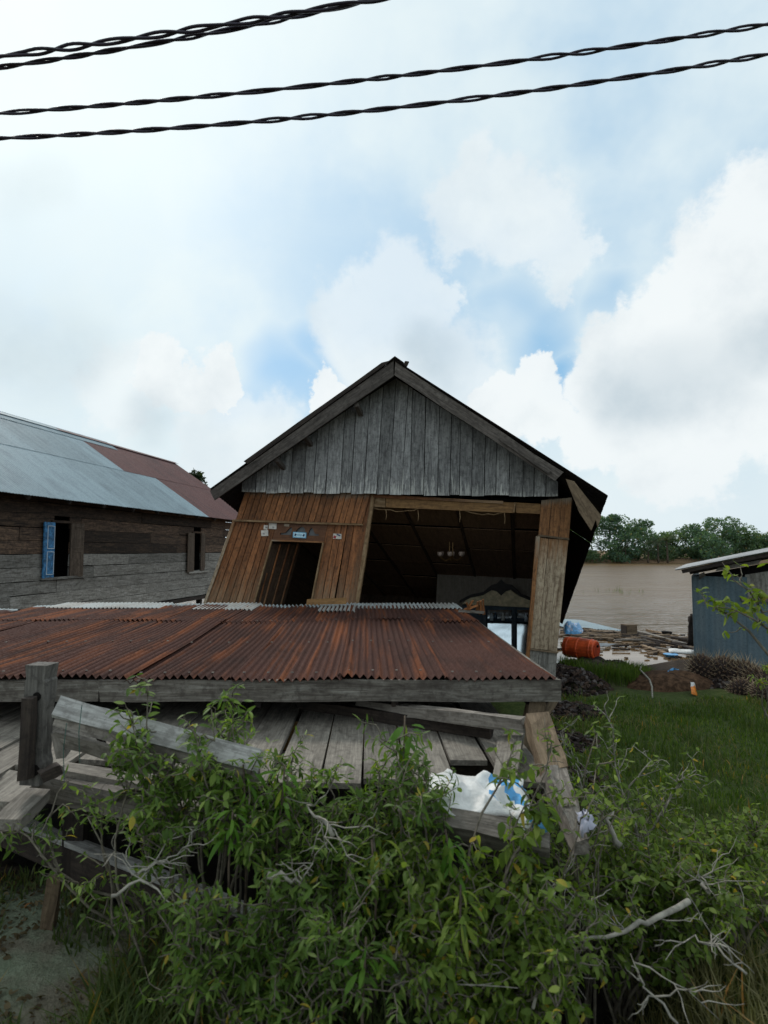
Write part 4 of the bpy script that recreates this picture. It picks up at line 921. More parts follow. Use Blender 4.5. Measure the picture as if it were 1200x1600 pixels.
sheet('plastic_bag', 'pale lilac plastic bag caught beside the broken post foot', [(908, 1312), (928, 1290), (918, 1268), (902, 1272)], 2.6, 2.68, [M_TPALE], 5.2, .05, 'plastic bag', 7, 6)
A = [pix(868, 1300, 3.02), pix(875, 1278, 3.02)]
# ditch edge: long plank beam nearest the road
DE = thing('ditch_edging', 'long dark timber edging of the ditch in the lower left corner', 'edging', V((BP0.x, BP0.y, .1)))
be = BP0 + (BP1-BP0)*1.55; b00 = BP0 - (BP1-BP0)*.5
beam('lit_cap_board', b00, BP0.lerp(be, .52), .075, .03, M_RAILW, DE, n=8, jit=.004); beam('lit_cap_board', BP0.lerp(be, .525), be-V((0, 0, .03)), .075, .03, M_RAILW, DE, n=8, jit=.004)  # pale wood: light on the edging's top face is put into its colour
dn = V((-_bn.x, -_bn.y, 0))
beam('edge_plank', b00+V((0, 0, -.10))-dn*.0, be+V((0, 0, -.13)), .03, .17, M_DARK, DE, n=8, jit=.004)
beam('low_plank', pixz(200, 1432, .12), pixz(345, 1502, .10), .04, .09, M_DARK, DE, n=4, jit=.005)
beam('low_plank', pixz(205, 1478, .08), pixz(470, 1570, .05), .05, .07, M_BROWN, DE, n=4, jit=.005)
tag(beam('stake', pixz(74, 1455, .0), pix(86, 1372, 3.02), .07, .03, M_BROWN, None, up=(0, -1, 0), n=3), 'short wooden stake in the murky lower left corner', 'stake')

# ------------------------------------------------------------------ blue shed on the right
sb = pix(1086, 1044, 9.8); SH = thing('blue_shed', 'blue grey corrugated metal shed with pale roof, right edge', 'shed', V((sb.x+1.5, 9.8, 0)))
zs = pix(1086, 900, 9.8).z; xw = sb.x
FU = V((.866, -.50, 0)); FD = V((.50, .866, 0)); FO = V((xw, 9.8, 0))          # along the front, and into the shed
def fp(u, d, z): q = FO + FU*u + FD*d; return V((q.x, q.y, z))
for k in range(5):
    top_z = zs if k < 1 else 1.22
    corrugated('wall_sheet', fp(.76*k, -.006*(k % 2), -.15), FU*.79, V((0, 0, top_z+.15)), M_BLUESHEET, SH, pitch=.076, amp=.0045, nv=3, wob=.01)
for k in range(5): corrugated('side_sheet', fp(0, .8*k+.82, -.5), FD*-.83, V((0, 0, zs+.5)), M_BLUESHEET, SH, pitch=.076, amp=.007, nv=2)
for i in range(9):
    u0 = .77+i*.345; h_ = .40+.075*i; j = random.uniform(0, .01)
    board('upper_plank', fp(u0, .03+j, 1.2), fp(u0+.335, .03+j, 1.2), fp(u0, .03+j, 1.2+h_), fp(u0+.335, .03+j, 1.2+h_+.07), .025, M_LGREY, SH, n=2, normal=-FD)
beam('wall_rail', fp(.7, -.04, 1.21), fp(3.9, -.04, 1.21), .05, .06, M_BEAM, SH, n=3)
ra_ = fp(-.22, -.45, 0); ra_.z = 2 - 30/900*ra_.y*1.0; sl_ = (FU + V((0, 0, .235))).normalized()
for k in range(5):
    corrugated('roof_sheet', ra_+FD*(.8*k)+V((0, 0, .003*(k % 2))), FD*.83, sl_*4.4, M_SHEDROOF, SH, pitch=.076, amp=.012, nv=3, wob=.01)
beam('roof_beam', ra_+sl_*.1+FD*.06+V((0, 0, -.05)), ra_+sl_*4.2+FD*.06+V((0, 0, -.05)), .05, .06, M_DARK, SH, n=3)
beam('roof_beam', ra_+sl_*.2+FD*.42+V((0, 0, -.08)), ra_+sl_*4.2+FD*.42+V((0, 0, -.08)), .06, .10, M_DARK, SH, n=3)
def sp_(px, py, d):
    o = V((0, 0, CAMZ)); r_ = ray(px, py); return o + r_*((FO+FD*d-o).dot(FD)/r_.dot(FD))
A = [sp_(1118, 893, -.3), sp_(1122, 886, -.3), sp_(1186, 881, -.3), sp_(1190, 874, -.3)]; board('broken_board', A[0], A[1], A[2], A[3], .03, M_BEAM, SH, n=3, jit=.008)
A = [sp_(1092, 906, -.05), sp_(1092, 897, -.05), sp_(1102, 900, -.05), sp_(1100, 894, -.05)]; board('bracket', A[0], A[1], A[2], A[3], .02, M_BEAM, SH, n=1)
board('gable_backing', fp(.02, .09, zs-.3), fp(.02, .09, zs+.0), fp(3.9, .09, zs-.3), fp(3.9, .09, zs+.85), .02, M_BLACK, SH, n=2, normal=-FD)
# torn dark sheet sticking out behind the shed corner
sheet('torn_sheet', 'torn dark sheet sticking out behind the left corner of the blue shed', [(1074, 1010), (1092, 1010), (1092, 955), (1076, 965)], 11.4, 11.6, [M_DARK], 2.2, .12, 'scrap sheet', 6, 8)

# ------------------------------------------------------------------ debris on the water and the bank
GRP = 'planks drifting in the debris raft'
WZ = WATER+.02
def wpt(px, py, dz=0.0): return pixz(px, py, WZ+dz)
M_DRIFT = wood('drift_wood', (.34, .24, .15), (.23, .155, .095), (.08, .055, .035), .6)
planks = [((884, 990), (978, 992), .16, 'long tan plank at the left of the debris raft'), ((940, 985), (1040, 998), .12, 'plank under the brown crate in the debris raft'), ((990, 985), (1085, 1010), .12, 'long slanting plank right of the brown crate'),
          ((1000, 995), (1085, 1014), .10, 'second slanting plank right of the brown crate, nearer'), ((1010, 984), (1085, 1002), .08, 'thin pole at the far edge of the debris raft'), ((880, 996), (960, 998), .10, 'dark plank above the orange barrel'),
          ((1028, 1012), (1084, 1022), .13, 'pale plank near the blue tray afloat'), ((1040, 995), (1080, 999), .10, 'short floating plank beside the black tub'), ((900, 984), (960, 986), .14, 'brown plank below the zinc sheet afloat'), ((1004, 1008), (1042, 1022), .14, 'yellowish plank end in front of the debris raft'),
          ((960, 1000), (1010, 1000), .12, 'dark plank in front of the brown crate'), ((1050, 1004), (1086, 1008), .07, 'thin stick at the right of the debris raft')]
for i, (a, b, w_, lb) in enumerate(planks):
    dz = .02*(i % 4); tag(beam('drift_plank', wpt(*a, dz), wpt(*b, dz+random.uniform(-.01, .05)), w_, .05, [M_DRIFT, M_BROWN, M_BEAM, M_DARK][i % 4 if i != 9 else 0], None, n=3, jit=.012), lb, 'plank', GRP)
mb = MB()
for i in range(330):
    px = random.uniform(878, 1086); py = random.gauss(993, 4) + (px-980)*.06 if i % 3 else random.gauss(1006, 7) + max(0, px-990)*.12
    c = wpt(px, py, random.uniform(0, .05)); a = random.uniform(-.5, .5); mb.box(c, random.uniform(.08, .8)*random.random()+.06, random.uniform(.02, .09), random.uniform(.02, .05), Matrix.Rotation(a, 3, 'Z') @ Matrix.Rotation(random.uniform(-.1, .1), 3, 'Y'), i % 4)
o = mb.build('floating_debris', [M_DRIFT, M_DARK, M_BROWN, M_DARK]); tag(o, 'small broken wood bits drifting between the planks', 'debris', kind='stuff')
a = [wpt(884, 966, .02), wpt(978, 984, .02)]
corrugated('zinc_sheet', wpt(882, 980, .03), wpt(978, 986, .03)-wpt(882, 980, .03), V((-.6, 2.6, .05)), M_ZINC, None, pitch=.1, amp=.01, nv=3)
tag(bpy.data.objects['zinc_sheet'], 'pale zinc roof sheet lying on the water behind the blue cloth', 'roof sheet')
cr0 = wpt(983, 992); CRT = thing('wooden_crate', 'brown wooden box standing in the debris raft', 'crate', cr0)
ang = Matrix.Rotation(.15, 3, 'Z'); s_ = .17
for k in range(3): mb = MB(); mb.box(cr0+ang@V((0, -s_, .06+k*.10)), s_*2, .03, .095, ang); mb.build('slat', M_BROWN, CRT, M=Matrix.Translation(cr0+V((0, -s_, .06+k*.10))))
for sx_ in (-1, 1): mb = MB(); mb.box(cr0+ang@V((sx_*s_, 0, .15)), .03, s_*1.9, .30, ang); mb.build('side', M_DARK, CRT)
mb = MB(); mb.box(cr0+ang@V((0, 0, .32)), s_*2.1, s_*2.1, .03, ang); mb.build('lid', M_BROWN, CRT)
# orange barrel lying on the bank
b0, b1 = pix(884, 1010, 10.6), pix(932, 1016, 10.2); BR_ = thing('orange_barrel', 'orange plastic barrel lying on its side by the water', 'barrel', (b0+b1)/2-V((0, 0, .17)))
ax = (b1-b0); prof_ = [(0, .150), (.02, .168), (.10, .172), (.12, .180), (.15, .180), (.17, .172), (.42, .178), (.44, .186), (.48, .186), (.50, .178), (.82, .172), (.84, .180), (.87, .180), (.89, .170), (.97, .166), (1, .150)]
mb = MB(); mb.tube([b0+ax*t for t, r_ in prof_], [r_*1.03 for t, r_ in prof_], 20); mb.build('body', M_ORANGE, BR_, smooth=False)
mb = MB(); e = ax.normalized(); mb.tube([b1-e*.005, b1+e*.012], .13, 16); lid = mb.build('lid', plain('orange_dark', (.40, .05, .015), .5), BR_)
mb = MB(); mb.tube([b1+e*.012+V((0, 0, .07)), b1+e*.035+V((0, 0, .07))], .022, 8); mb.build('bung', M_BLACK, BR_)
sheet('blue_cloth', 'crumpled blue cloth heap beside the house at the water edge', [(880, 993), (912, 990), (905, 975), (882, 974)], 13.2, 14.6, [M_TBLUE, M_TPALE], 9.4, .15, 'cloth', 12, 9, split=lambda a, b: 1 if (a*7+b*5) % 3 < .5 else 0)
c = wpt(1048, 1025); mb = MB(); mb.tube([c+V((0, 0, -.03)), c+V((0, 0, .03)), c+V((0, 0, .05))], [.12, .17, .18], 14); tag(mb.build('blue_tray', M_TBLUE), 'small blue plastic tray floating on the calm water', 'tray')
c = wpt(1042, 992); mb = MB(); mb.tube([c+V((0, 0, -.03)), c+V((0, 0, .10)), c+V((0, 0, .11)), c+V((0, 0, .04))], [.12, .16, .14, .12], 14); tag(mb.build('black_tub', M_BLACK), 'small black tub floating beyond the debris raft', 'tub')
sheet('white_foam', 'white foam board floating beside the yellowish plank', [(1046, 1020), (1085, 1023), (1084, 1016), (1044, 1013)], 12.9, 13.4, [M_TARP], 4.4, .05, 'foam board', 6, 4)
sheet('dark_sheet', 'dark flat sheet floating right of the orange barrel', [(918, 1016), (946, 1010), (966, 1006), (934, 1005)], 13.0, 14.0, [plain('slate_plastic', (.10, .12, .14), .5)], 6.4, .03, 'scrap sheet', 6, 4)
sheet('blue_scrap', 'blue plastic scrap on the brown earth mound', [(1043, 1050), (1059, 1058), (1060, 1046), (1050, 1044)], 8.7, 8.85, [M_TBLUE], 1.4, .05, 'plastic scrap', 6, 5)
sheet('snack_wrapper', 'white and orange wrapper on the edge of the lawn', [(1080, 1085), (1090, 1088), (1086, 1068), (1079, 1066)], 8.0, 8.25, [M_TARP, plain('wrapper_orange', (.70, .22, .03), .4)], 2.9, .05, 'wrapper', 5, 5, split=lambda a, b: 1 if b < .5 else 0)
st0, st1 = pix(1000, 1040, 9.6), pix(1020, 1092, 7.9); mb = MB(); mb.tube(bend(st0, st1, 7, .10, .05, random.Random(3)), [.011, .013, .013, .014, .013, .013, .013, .012], 7); tag(mb.build('pale_stick', M_DEADWOOD, smooth=True), 'pale bent stick leaning on the bank between lawn and water', 'stick')
for i, (x_, y_, lb) in enumerate(((941, 1062, 'white plastic cup lying near the rubble'), (939, 1073, 'small white scrap below the cup on the bank'), (1143, 1042, 'small pale scrap at the foot of the shed'))):
    c = pix(x_, y_, 8.9); c.z = height(c.x, c.y)+.04; mb = MB(); mb.tube([c+V((-.04, 0, 0)), c+V((.03, -.02, .02)), c+V((.05, -.02, .02))], [.035, .05, .045], 8); tag(mb.build('white_litter', M_TARP), lb, 'litter')
# rubble and earth mounds: real chunks
def heap(name, label, cells, n, mats, size, seed):
    rnd = random.Random(seed); mb = MB(); tot = sum(c[3] for c in cells)
    for i in range(n):
        q = rnd.uniform(0, tot)
        for (cx, cy, r_, wgt, hh) in cells:
            q -= wgt
            if q <= 0: break
        a, rr = rnd.uniform(0, 6.28), r_*math.sqrt(rnd.random()); x_, y_ = cx+math.cos(a)*rr, cy+math.sin(a)*rr*.8
        z_ = height(x_, y_) + hh*(1-(rr/r_)**2) - .01; s_ = size*rnd.uniform(.4, 1.5)
        rot = Matrix.Rotation(rnd.uniform(0, 6.28), 3, 'Z') @ Matrix.Rotation(rnd.uniform(-.6, .6), 3, 'X') @ Matrix.Rotation(rnd.uniform(-.5, .5), 3, 'Y')
        p = [V((x_, y_, z_)) + rot @ V((sx_*s_*rnd.uniform(.5, 1.2), sy_*s_*rnd.uniform(.25, .7), sz_*s_*rnd.uniform(.2, .6))) for sz_ in (-1, 1) for sx_, sy_ in ((-1, -1), (1, -1), (1, 1), (-1, 1))]
        mb.add(p, [(3, 2, 1, 0), (4, 5, 6, 7), (0, 1, 5, 4), (1, 2, 6, 5), (2, 3, 7, 6), (3, 0, 4, 7)], rnd.randrange(len(mats)))
    return tag(mb.build(name, mats), label, 'rubble', kind='stuff')
M_R1 = plain('rubble_dark', (.030, .022, .020), .9, .1, .5, 20); M_R2 = plain('rubble_brown', (.060, .040, .030), .9, .1, .5, 20); M_R3 = plain('rubble_grey', (.10, .085, .08), .9, .1, .4, 20); M_EARTH = plain('brown_earth', (.075, .043, .026), .95, .1, .5, 16, bump=.6)
heap('rubble', 'dark heap of rotten bark and rubble at the house corner', [(2.55, 8.6, .75, 3, .30), (3.1, 9.3, .6, 2, .22), (2.25, 7.3, .5, 1.5, .10), (1.75, 6.2, .5, 1.3, .06), (1.55, 5.2, .4, .9, .04), (3.75, 9.5, .4, 1, .22)], 3200, [M_R1, M_R1, M_R2, M_R2, M_R3], .034, 11)
heap('rubble', 'dark rubble strip between the lawn and the blue shed', [(5.0, 8.7, .5, 1, .10), (5.6, 8.5, .5, 1, .10), (6.2, 8.2, .6, 1, .12), (6.9, 7.9, .6, 1, .12), (7.4, 7.5, .6, 1, .12), (4.3, 9.2, .5, .6, .06)], 2000, [M_R1, M_R2, M_R1, M_R3], .036, 12)
def mound(name, label, cx, cy, rx, ry, h, mat, seed):
    vs = [V((cx, cy, height(cx, cy)+h))]; fs = []; nr, na = 6, 22
    for j in range(1, nr+1):
        for i in range(na):
            a = 6.2832*i/na; t = j/nr; x_, y_ = cx+rx*t*math.cos(a), cy+ry*t*math.sin(a); k = h*(1-t*t)+.12*h*noise.noise(V((x_*4, y_*4, seed)))*3*(1-t) - (.06 if j == nr else 0)
            vs.append(V((x_, y_, height(x_, y_)+k)))
    fs += [(0, 1+i, 1+(i+1) % na) for i in range(na)]
    for j in range(nr-1): fs += [(1+j*na+i, 1+(j+1)*na+i, 1+(j+1)*na+(i+1) % na, 1+j*na+(i+1) % na) for i in range(na)]
    mb = MB(); mb.add(vs, fs); return tag(mb.build(name, mat, smooth=True), label, 'mound', kind='structure')
mound('earth_mound', 'bare brown earth mound on the bank right of the pale stick', 4.25, 8.75, .75, .5, .22, M_EARTH, 1); mound('earth_mound', 'dark clod mound at the water edge beside the barrel', 3.6, 10.3, .45, .35, .30, M_R1, 2)
mound('grass_mound', 'small grassy hump in front of the orange barrel', 3.45, 9.2, .75, .6, .24, bpy.data.materials['earth_and_turf'], 3)
# palm fruit bunches along the shed foot
FB = 'palm fruit bunches heaped along the shed'
M_FRUIT = plain('palm_fruit', (.085, .052, .034), .75, .25, .6, 26); M_SPIKE = plain('palm_spike', (.33, .26, .17), .8, .2, .4, 30)
fb = None; ords = ['upright pointed dark palm bunch nearest the shed corner', 'second palm bunch along the shed foot counting from the corner', 'third palm bunch along the shed foot, round and tan', 'fourth palm bunch along the shed foot, large and tilted',
    'fifth palm bunch along the shed foot, half behind its neighbour', 'sixth palm bunch along the shed foot at the photo edge', 'palm bunch lying nearer, below the round tan bunch', 'palm bunch lying nearest the lawn at the right edge']
for i, (px, py, Y, r_) in enumerate(((1096, 1045, 8.75, .17), (1127, 1050, 8.7, .19), (1145, 1055, 8.6, .18), (1168, 1060, 8.5, .21), (1185, 1064, 8.3, .18), (1206, 1068, 8.1, .20), (1158, 1078, 8.15, .14), (1194, 1086, 7.8, .15))):
    c = pix(px, py, Y)
    if fb is None:
        fb = thing('palm_fruit_bunch', ords[0], 'palm fruit', V((0, 0, 0)), FB); mb = MB(); sp = MB(); rr = random.Random(5)
        for k in range(120):
            z = 1-2*(k+.5)/120; a = k*2.399; d = V((math.cos(a)*math.sqrt(1-z*z), math.sin(a)*math.sqrt(1-z*z), z)); q = V((d.x, d.y, d.z*1.25))
            e = d.orthogonal().normalized(); f_ = d.cross(e); s_ = .13*rr.uniform(.7, 1.2); tip = q*1.0+d*.16*rr.uniform(.5, 1.3)
            mb.add([q*.93+e*s_, q*.93+f_*s_, q*.93-e*s_, q*.93-f_*s_, tip], [(0, 1, 4), (1, 2, 4), (2, 3, 4), (3, 0, 4)])
            sp.tube([q*.9+e*.08, q*1.1+e*.1, q*1.5+V((0, 0, .15))+e*.15*rr.uniform(-1, 1)], [.028, .022, .003], 3)
        body = MB(); body.tube([V((0, 0, -1.1)), V((0, 0, -.9)), V((0, 0, -.4)), V((0, 0, .4)), V((0, 0, .9)), V((0, 0, 1.2))], [.2, .6, .92, .92, .6, .15], 12)
        for o_, nm, mt in ((body, 'core', M_R1), (mb, 'fruits', M_FRUIT), (sp, 'spikes', M_SPIKE)):
            ob = o_.build(nm, mt, fb, M=Matrix())
            if nm != 'core': ob['kind'] = 'stuff'
        o = fb
    else: o = copy_tree(fb, Matrix(), ords[i])
    o.matrix_basis = Matrix.Translation(c) @ Matrix.Rotation(i*1.3, 4, 'Z') @ Matrix.Rotation([.1, .5, .9, .6, 1.1, .4, 1.2, 1.0][i], 4, 'X') @ Matrix.Scale(r_, 4)

# ------------------------------------------------------------------ cables
def cable(label, p, reach, twist, r_=.0080, gap=.0080, ph=0):
    """two-strand twisted service cable through three picture points"""
    A_, B_, C_ = [V(q) for q in p]; root = thing('power_cable', label, 'cable', B_, 'twisted power cables overhead'); N_ = 260; strands = [[], []]
    dirn = (C_-A_); L = dirn.length; mid = (A_+C_)/2; sag = (mid.z - B_.z)
    for i in range(N_+1):
        t = -reach + (1+2*reach)*i/N_; q = A_+dirn*t; q.z -= sag*4*t*(1-t) if sag else 0
        w_ = (t*L/twist)*6.2832+ph+1.6*noise.noise(V((t*5, ph, 7))); op = gap*(1+.9*max(0, noise.noise(V((t*9, ph, 2)))))
        ay = V((0, 1, 0)) - dirn.normalized()*dirn.normalized().y; ay.normalize(); az = dirn.normalized().cross(ay)
        off = ay*math.cos(w_)*op + az*math.sin(w_)*op; strands[0].append(q+off); strands[1].append(q-off)
    for s_ in strands: mb = MB(); mb.tube(s_, r_, 7); mb.build('strand', M_CABLE, root, smooth=True)
YC = 3.4
cable('lowest twisted black cable overhead, crossing the sky', (pix(0, 216, YC), pix(600, 170, YC), pix(1200, 85, YC)), .9, .50)
cable('second twisted black cable from the bottom overhead', (pix(0, 177, YC+.05), pix(600, 121, YC+.05), pix(1200, 38, YC+.05)), .9, .52, ph=1.3)
cable('thick topmost twisted cable at the upper left', (pix(0, 88, YC-.3), pix(300, 46, YC-.3), pix(600, -4, YC-.3)), 1.6, .50, .0088, .0095, ph=.4)
cable('thinner cable just beneath the thick topmost cable', (pix(0, 105, YC-.25), pix(300, 57, YC-.25), pix(600, -4, YC-.25)), 1.6, .44, .0075, .0072, ph=2.0)
# ------------------------------------------------------------------ shrubs
rg = random.Random(21)
def targets(n, x0, x1, y0, y1, Ya, Yb, top=None):
    out = []
    for i in range(n):
        px = rg.uniform(x0, x1); t = top(px) if top else y0; py = t + (y1-t)*rg.random()**1.2; Y = Yb - (Yb-Ya)*((py-y0)/(y1-y0))*.9 + rg.uniform(-.15, .15); out.append(pix(px, py, Y))
    return out
def gpt(px, Y): q = pix(px, 860, Y); return V((q.x, Y, height(q.x, Y)))
# narrow-leaved shrubs over the ditch and the deck corner
shrub('narrow_leaf_shrub', 'narrow-leaved green shrub sprawling over the fallen railing and ditch', gpt(330, 2.65), targets(12, 175, 440, 1165, 1285, 2.5, 2.8), 'narrow', M_LEAF_N, twigs=15, twig_len=(.10, .24), seed=3, leaf_gap=.022, leafstart=.62, size=(.7, 1.15))
shrub('narrow_leaf_shrub', 'dense narrow-leaved shrub in front of the deck, middle of the thicket', gpt(530, 2.5), targets(21, 410, 690, 1180, 1430, 2.35, 2.85), 'narrow', M_LEAF_N, twigs=16, twig_len=(.12, .27), seed=4, leaf_gap=.022, leafstart=.35, size=(.75, 1.2))
shrub('narrow_leaf_shrub', 'low narrow-leaved shrub hanging over the dark edging at lower left', gpt(330, 2.35), targets(8, 240, 500, 1400, 1470, 2.2, 2.4), 'narrow', M_LEAF_N, twigs=12, twig_len=(.12, .26), seed=5, size=(.7, 1.1))
shrub('spreading_sprig', 'long leafy branch reaching left across the dark ditch hole', gpt(260, 2.75), [pix(8, 1286, 2.7), pix(75, 1248, 2.8), pix(130, 1262, 2.7), pix(150, 1300, 2.65)], 'narrow', M_LEAF_N, twigs=9, twig_len=(.1, .24), seed=6, size=(.7, 1.05), cat='branch', stem_r=.008, arch=.05)
shrub('spreading_sprig', 'thin twiggy branch spreading in front of the white railing', gpt(300, 2.7), [pix(170, 1125, 2.7), pix(250, 1118, 2.75), pix(330, 1135, 2.7), pix(215, 1160, 2.65), pix(350, 1110, 2.75)], 'small', M_LEAF_N, twigs=14, twig_len=(.10, .24), seed=7, size=(.9, 1.4), cat='branch', stem_r=.007, arch=.03, leafstart=.5, leaf_gap=.03)
shrub('paired_leaf_shoot', 'upright shoot with paired leaves rising before the grey deck', gpt(385, 2.75), [pix(369, 1085, 2.8), pix(380, 1130, 2.75)], 'narrow', M_LEAF_N, twigs=12, twig_len=(.05, .10), seed=8, size=(.8, 1.15), cat='shoot', stem_r=.006, arch=0, wig=.05, leafstart=.5, leaf_gap=.04)
shrub('narrow_leaf_shrub', 'leafy hanging bush between the deck and the white plastic sheet', gpt(640, 2.6), targets(6, 560, 665, 1165, 1270, 2.55, 2.7), 'narrow', M_LEAF_N, twigs=9, twig_len=(.13, .3), seed=9, size=(.75, 1.2))
# broad-leaved shrubs on the right
shrub('broad_leaf_shrub', 'broad-leaved shrub in front of the grey beam, centre right', gpt(770, 2.4), targets(20, 620, 900, 1370, 1460, 2.25, 2.5), 'ovate', M_LEAF_O, twigs=13, twig_len=(.12, .28), seed=11, leaf_gap=.025, leafstart=.35, size=(.75, 1.2))
shrub('broad_leaf_shrub', 'dense broad-leaved shrub right of the broken post', gpt(960, 2.95), targets(19, 860, 1100, 1280, 1440, 2.6, 3.4), 'ovate', M_LEAF_O, twigs=13, twig_len=(.13, .30), seed=12, leaf_gap=.025, leafstart=.35, size=(.7, 1.1))
shrub('broad_leaf_shrub', 'low broad-leaved shrub at the right edge on the lawn', gpt(1130, 3.0), targets(17, 1040, 1290, 1290, 1450, 2.6, 3.5, lambda px: 1280+(px-1040)*.12), 'ovate', M_LEAF_O, twigs=13, twig_len=(.13, .28), seed=13, leaf_gap=.025, leafstart=.35, size=(.65, 1.05))
shrub('broad_leaf_shrub', 'leafy sprig with drooping leaves hanging before the white plastic sheet', gpt(740, 2.45), [pix(772, 1175, 2.5), pix(800, 1280, 2.4), pix(842, 1272, 2.4)], 'ovate', M_LEAF_O, twigs=8, twig_len=(.10, .22), seed=14, size=(.9, 1.35), droop=-.9, leafstart=.55, leaf_gap=.045)
shrub('bare_sapling', 'sparse pale-twigged sapling standing before the lawn', gpt(965, 3.75), [pix(942, 1112, 3.8), pix(1088, 1198, 3.75), pix(878, 1140, 3.8), pix(1010, 1180, 3.7), pix(905, 1195, 3.65), pix(1060, 1225, 3.7)], 'ovate', M_LEAF_O, twigs=12, twig_len=(.12, .28), seed=15, size=(.7, 1.1), cat='sapling', stem_r=.012, leafstart=.35, arch=.02, bare=.15, leaf_gap=.045, bark=M_DEADWOOD)
shrub('broad_leaf_shrub', 'leafy bush hiding the foot of the broken post', gpt(900, 2.95), targets(10, 815, 950, 1190, 1300, 2.4, 3.0), 'ovate', M_LEAF_O, twigs=8, twig_len=(.12, .26), seed=16, size=(.65, 1.0), leaf_gap=.045)
shrub('narrow_leaf_shrub', 'lowest narrow-leaved shrub along the bottom edge, left of centre', gpt(420, 2.25), targets(14, 250, 640, 1400, 1540, 2.1, 2.35), 'narrow', M_LEAF_N, twigs=12, twig_len=(.1, .22), seed=41, size=(.7, 1.0), stem_r=.005, leafstart=.2, leaf_gap=.025)
shrub('broad_leaf_shrub', 'lowest broad-leaved shrub along the bottom edge, right of centre', gpt(760, 2.25), targets(14, 600, 960, 1410, 1540, 2.1, 2.35), 'ovate', M_LEAF_O, twigs=12, twig_len=(.1, .22), seed=42, size=(.6, .95), stem_r=.005, leafstart=.2, leaf_gap=.028)
# bright drooping leaf clusters (cassava-like)
for i, (px, py, Y, lb, nl) in enumerate(((634, 1128, 2.75, 'brightest drooping leaf cluster in front of the deck planks', 15), (362, 1262, 2.5, 'bright drooping leaf cluster at the left of the thicket', 10), (440, 1198, 2.65, 'bright leaf cluster rising beside the paired-leaf shoot', 10),
        (385, 1200, 2.65, 'small bright leaf cluster beneath the upright shoot', 9), (700, 1300, 2.4, 'bright leaf cluster low in the middle of the thicket', 8), (588, 1312, 2.4, 'yellow-green leaf cluster in front of the grey beam tip', 9), (720, 1385, 2.25, 'broad yellow-green shoot low in front, right of centre', 8), (570, 1470, 2.15, 'pale green shoot at the bottom centre of the thicket', 8))):
    b = gpt(px+rg.uniform(-10, 10), Y); tp = pix(px, py, Y); root = thing('drooping_leaf_plant', lb, 'plant', b, 'bright drooping-leaved plants in the thicket')
    pts = bend(b, tp, 7, 0, .05, rg); mb = MB(); mb.tube(pts, [.008-.0006*i_ for i_ in range(8)], 6); mb.build('stem', M_BARK, root, smooth=True); lv = []
    for k in range(nl*3):
        a = k*2.4+rg.uniform(-.3, .3); t = .80+.20*(k/(nl*3)); q = tp.lerp(pts[-2], min(1, (1-t)*6)); dd = V((math.cos(a), math.sin(a), rg.uniform(-.9, .35)))
        lv.append(leaf_frame(q+dd.normalized()*rg.uniform(.005, .05), dd, rg.gauss(0, .3), rg.uniform(.6, 1.05)*(1.05 if i == 0 else .85)))
    place_leaves(root, 'finger', lv, M_LEAF_B if i not in (5, 6) else M_LEAF_Y)
# sprig entering from the right edge
tb = V((2.9, 3.1, 0)); tb.z = height(2.9, 3.1)
shrub('young_tree', 'young tree whose bright leafy sprig enters at the right edge before the shed', tb, [pix(1100, 932, 3.3), pix(1128, 905, 3.3), pix(1165, 945, 3.2), pix(1175, 915, 3.25), pix(1230, 880, 3.2), pix(1290, 900, 3.0), pix(1300, 850, 3.2)], 'ovate', M_LEAF_Y, twigs=6, twig_len=(.10, .2), seed=31, size=(.95, 1.4), cat='tree', stem_r=.014, leafstart=.76, arch=.18, wig=.05, droop=-.2, leaf_gap=.05)
shrub('seedling', 'small yellow-green seedling at the right edge below the palm bunches', gpt(1195, 6.9), [pix(1180, 1058, 6.9), pix(1198, 1052, 6.9), pix(1212, 1060, 6.9)], 'ovate', M_LEAF_Y, twigs=5, twig_len=(.08, .16), seed=32, size=(.8, 1.3), cat='plant', stem_r=.008)
# dead branches
def dead(label, pts_px, r0, seed, side=7):
    rnd = random.Random(seed); P_ = [pix(*q) for q in pts_px]; root = thing('dead_branch', label, 'branch', P_[0]); mb = MB()
    fine_ = []
    for i in range(len(P_)-1): fine_ += [P_[i].lerp(P_[i+1], k/4)+V((rnd.gauss(0, .006), rnd.gauss(0, .006), rnd.gauss(0, .006))) for k in range(4)]
    fine_.append(P_[-1]); n_ = len(fine_); mb.tube(fine_, [r0*(1-.75*i/(n_-1)) for i in range(n_)], 7); mb.build('limb', M_DEADWOOD, root, smooth=True)
    tw = MB()
    for k in range(side):
        i = rnd.randint(2, n_-1); d = V((rnd.gauss(0, 1), rnd.gauss(0, .6), rnd.gauss(.1, .7))).normalized(); L = rnd.uniform(.1, .32); t_ = bend(fine_[i], fine_[i]+d*L, 6, .05, .16, rnd); tw.tube(t_, [.0034, .003, .0026, .0022, .0018, .0013, .001], 4)
        for z in range(2):
            j = rnd.randint(1, 5); d3 = (d*.6+V((rnd.gauss(0, 1), rnd.gauss(0, 1), rnd.gauss(0, .8)))).normalized(); tw.tube(bend(t_[j], t_[j]+d3*L*.5, 4, .0, .15, rnd), [.003, .0025, .002, .0015, .001], 3)
    o = tw.build('twigs', M_DEADWOOD, root, smooth=True); o['kind'] = 'stuff'
dead('thick bleached dead limb lying in the thicket at lower right', [(1075, 1410, 2.6), (1010, 1440, 2.5), (965, 1462, 2.45), (890, 1470, 2.42), (820, 1510, 2.35)], .013, 1, 7)
dead('forked pale dead branch standing right of the plastic bag', [(965, 1322, 3.0), (953, 1285, 3.05), (958, 1268, 3.1)], .017, 2, 4)
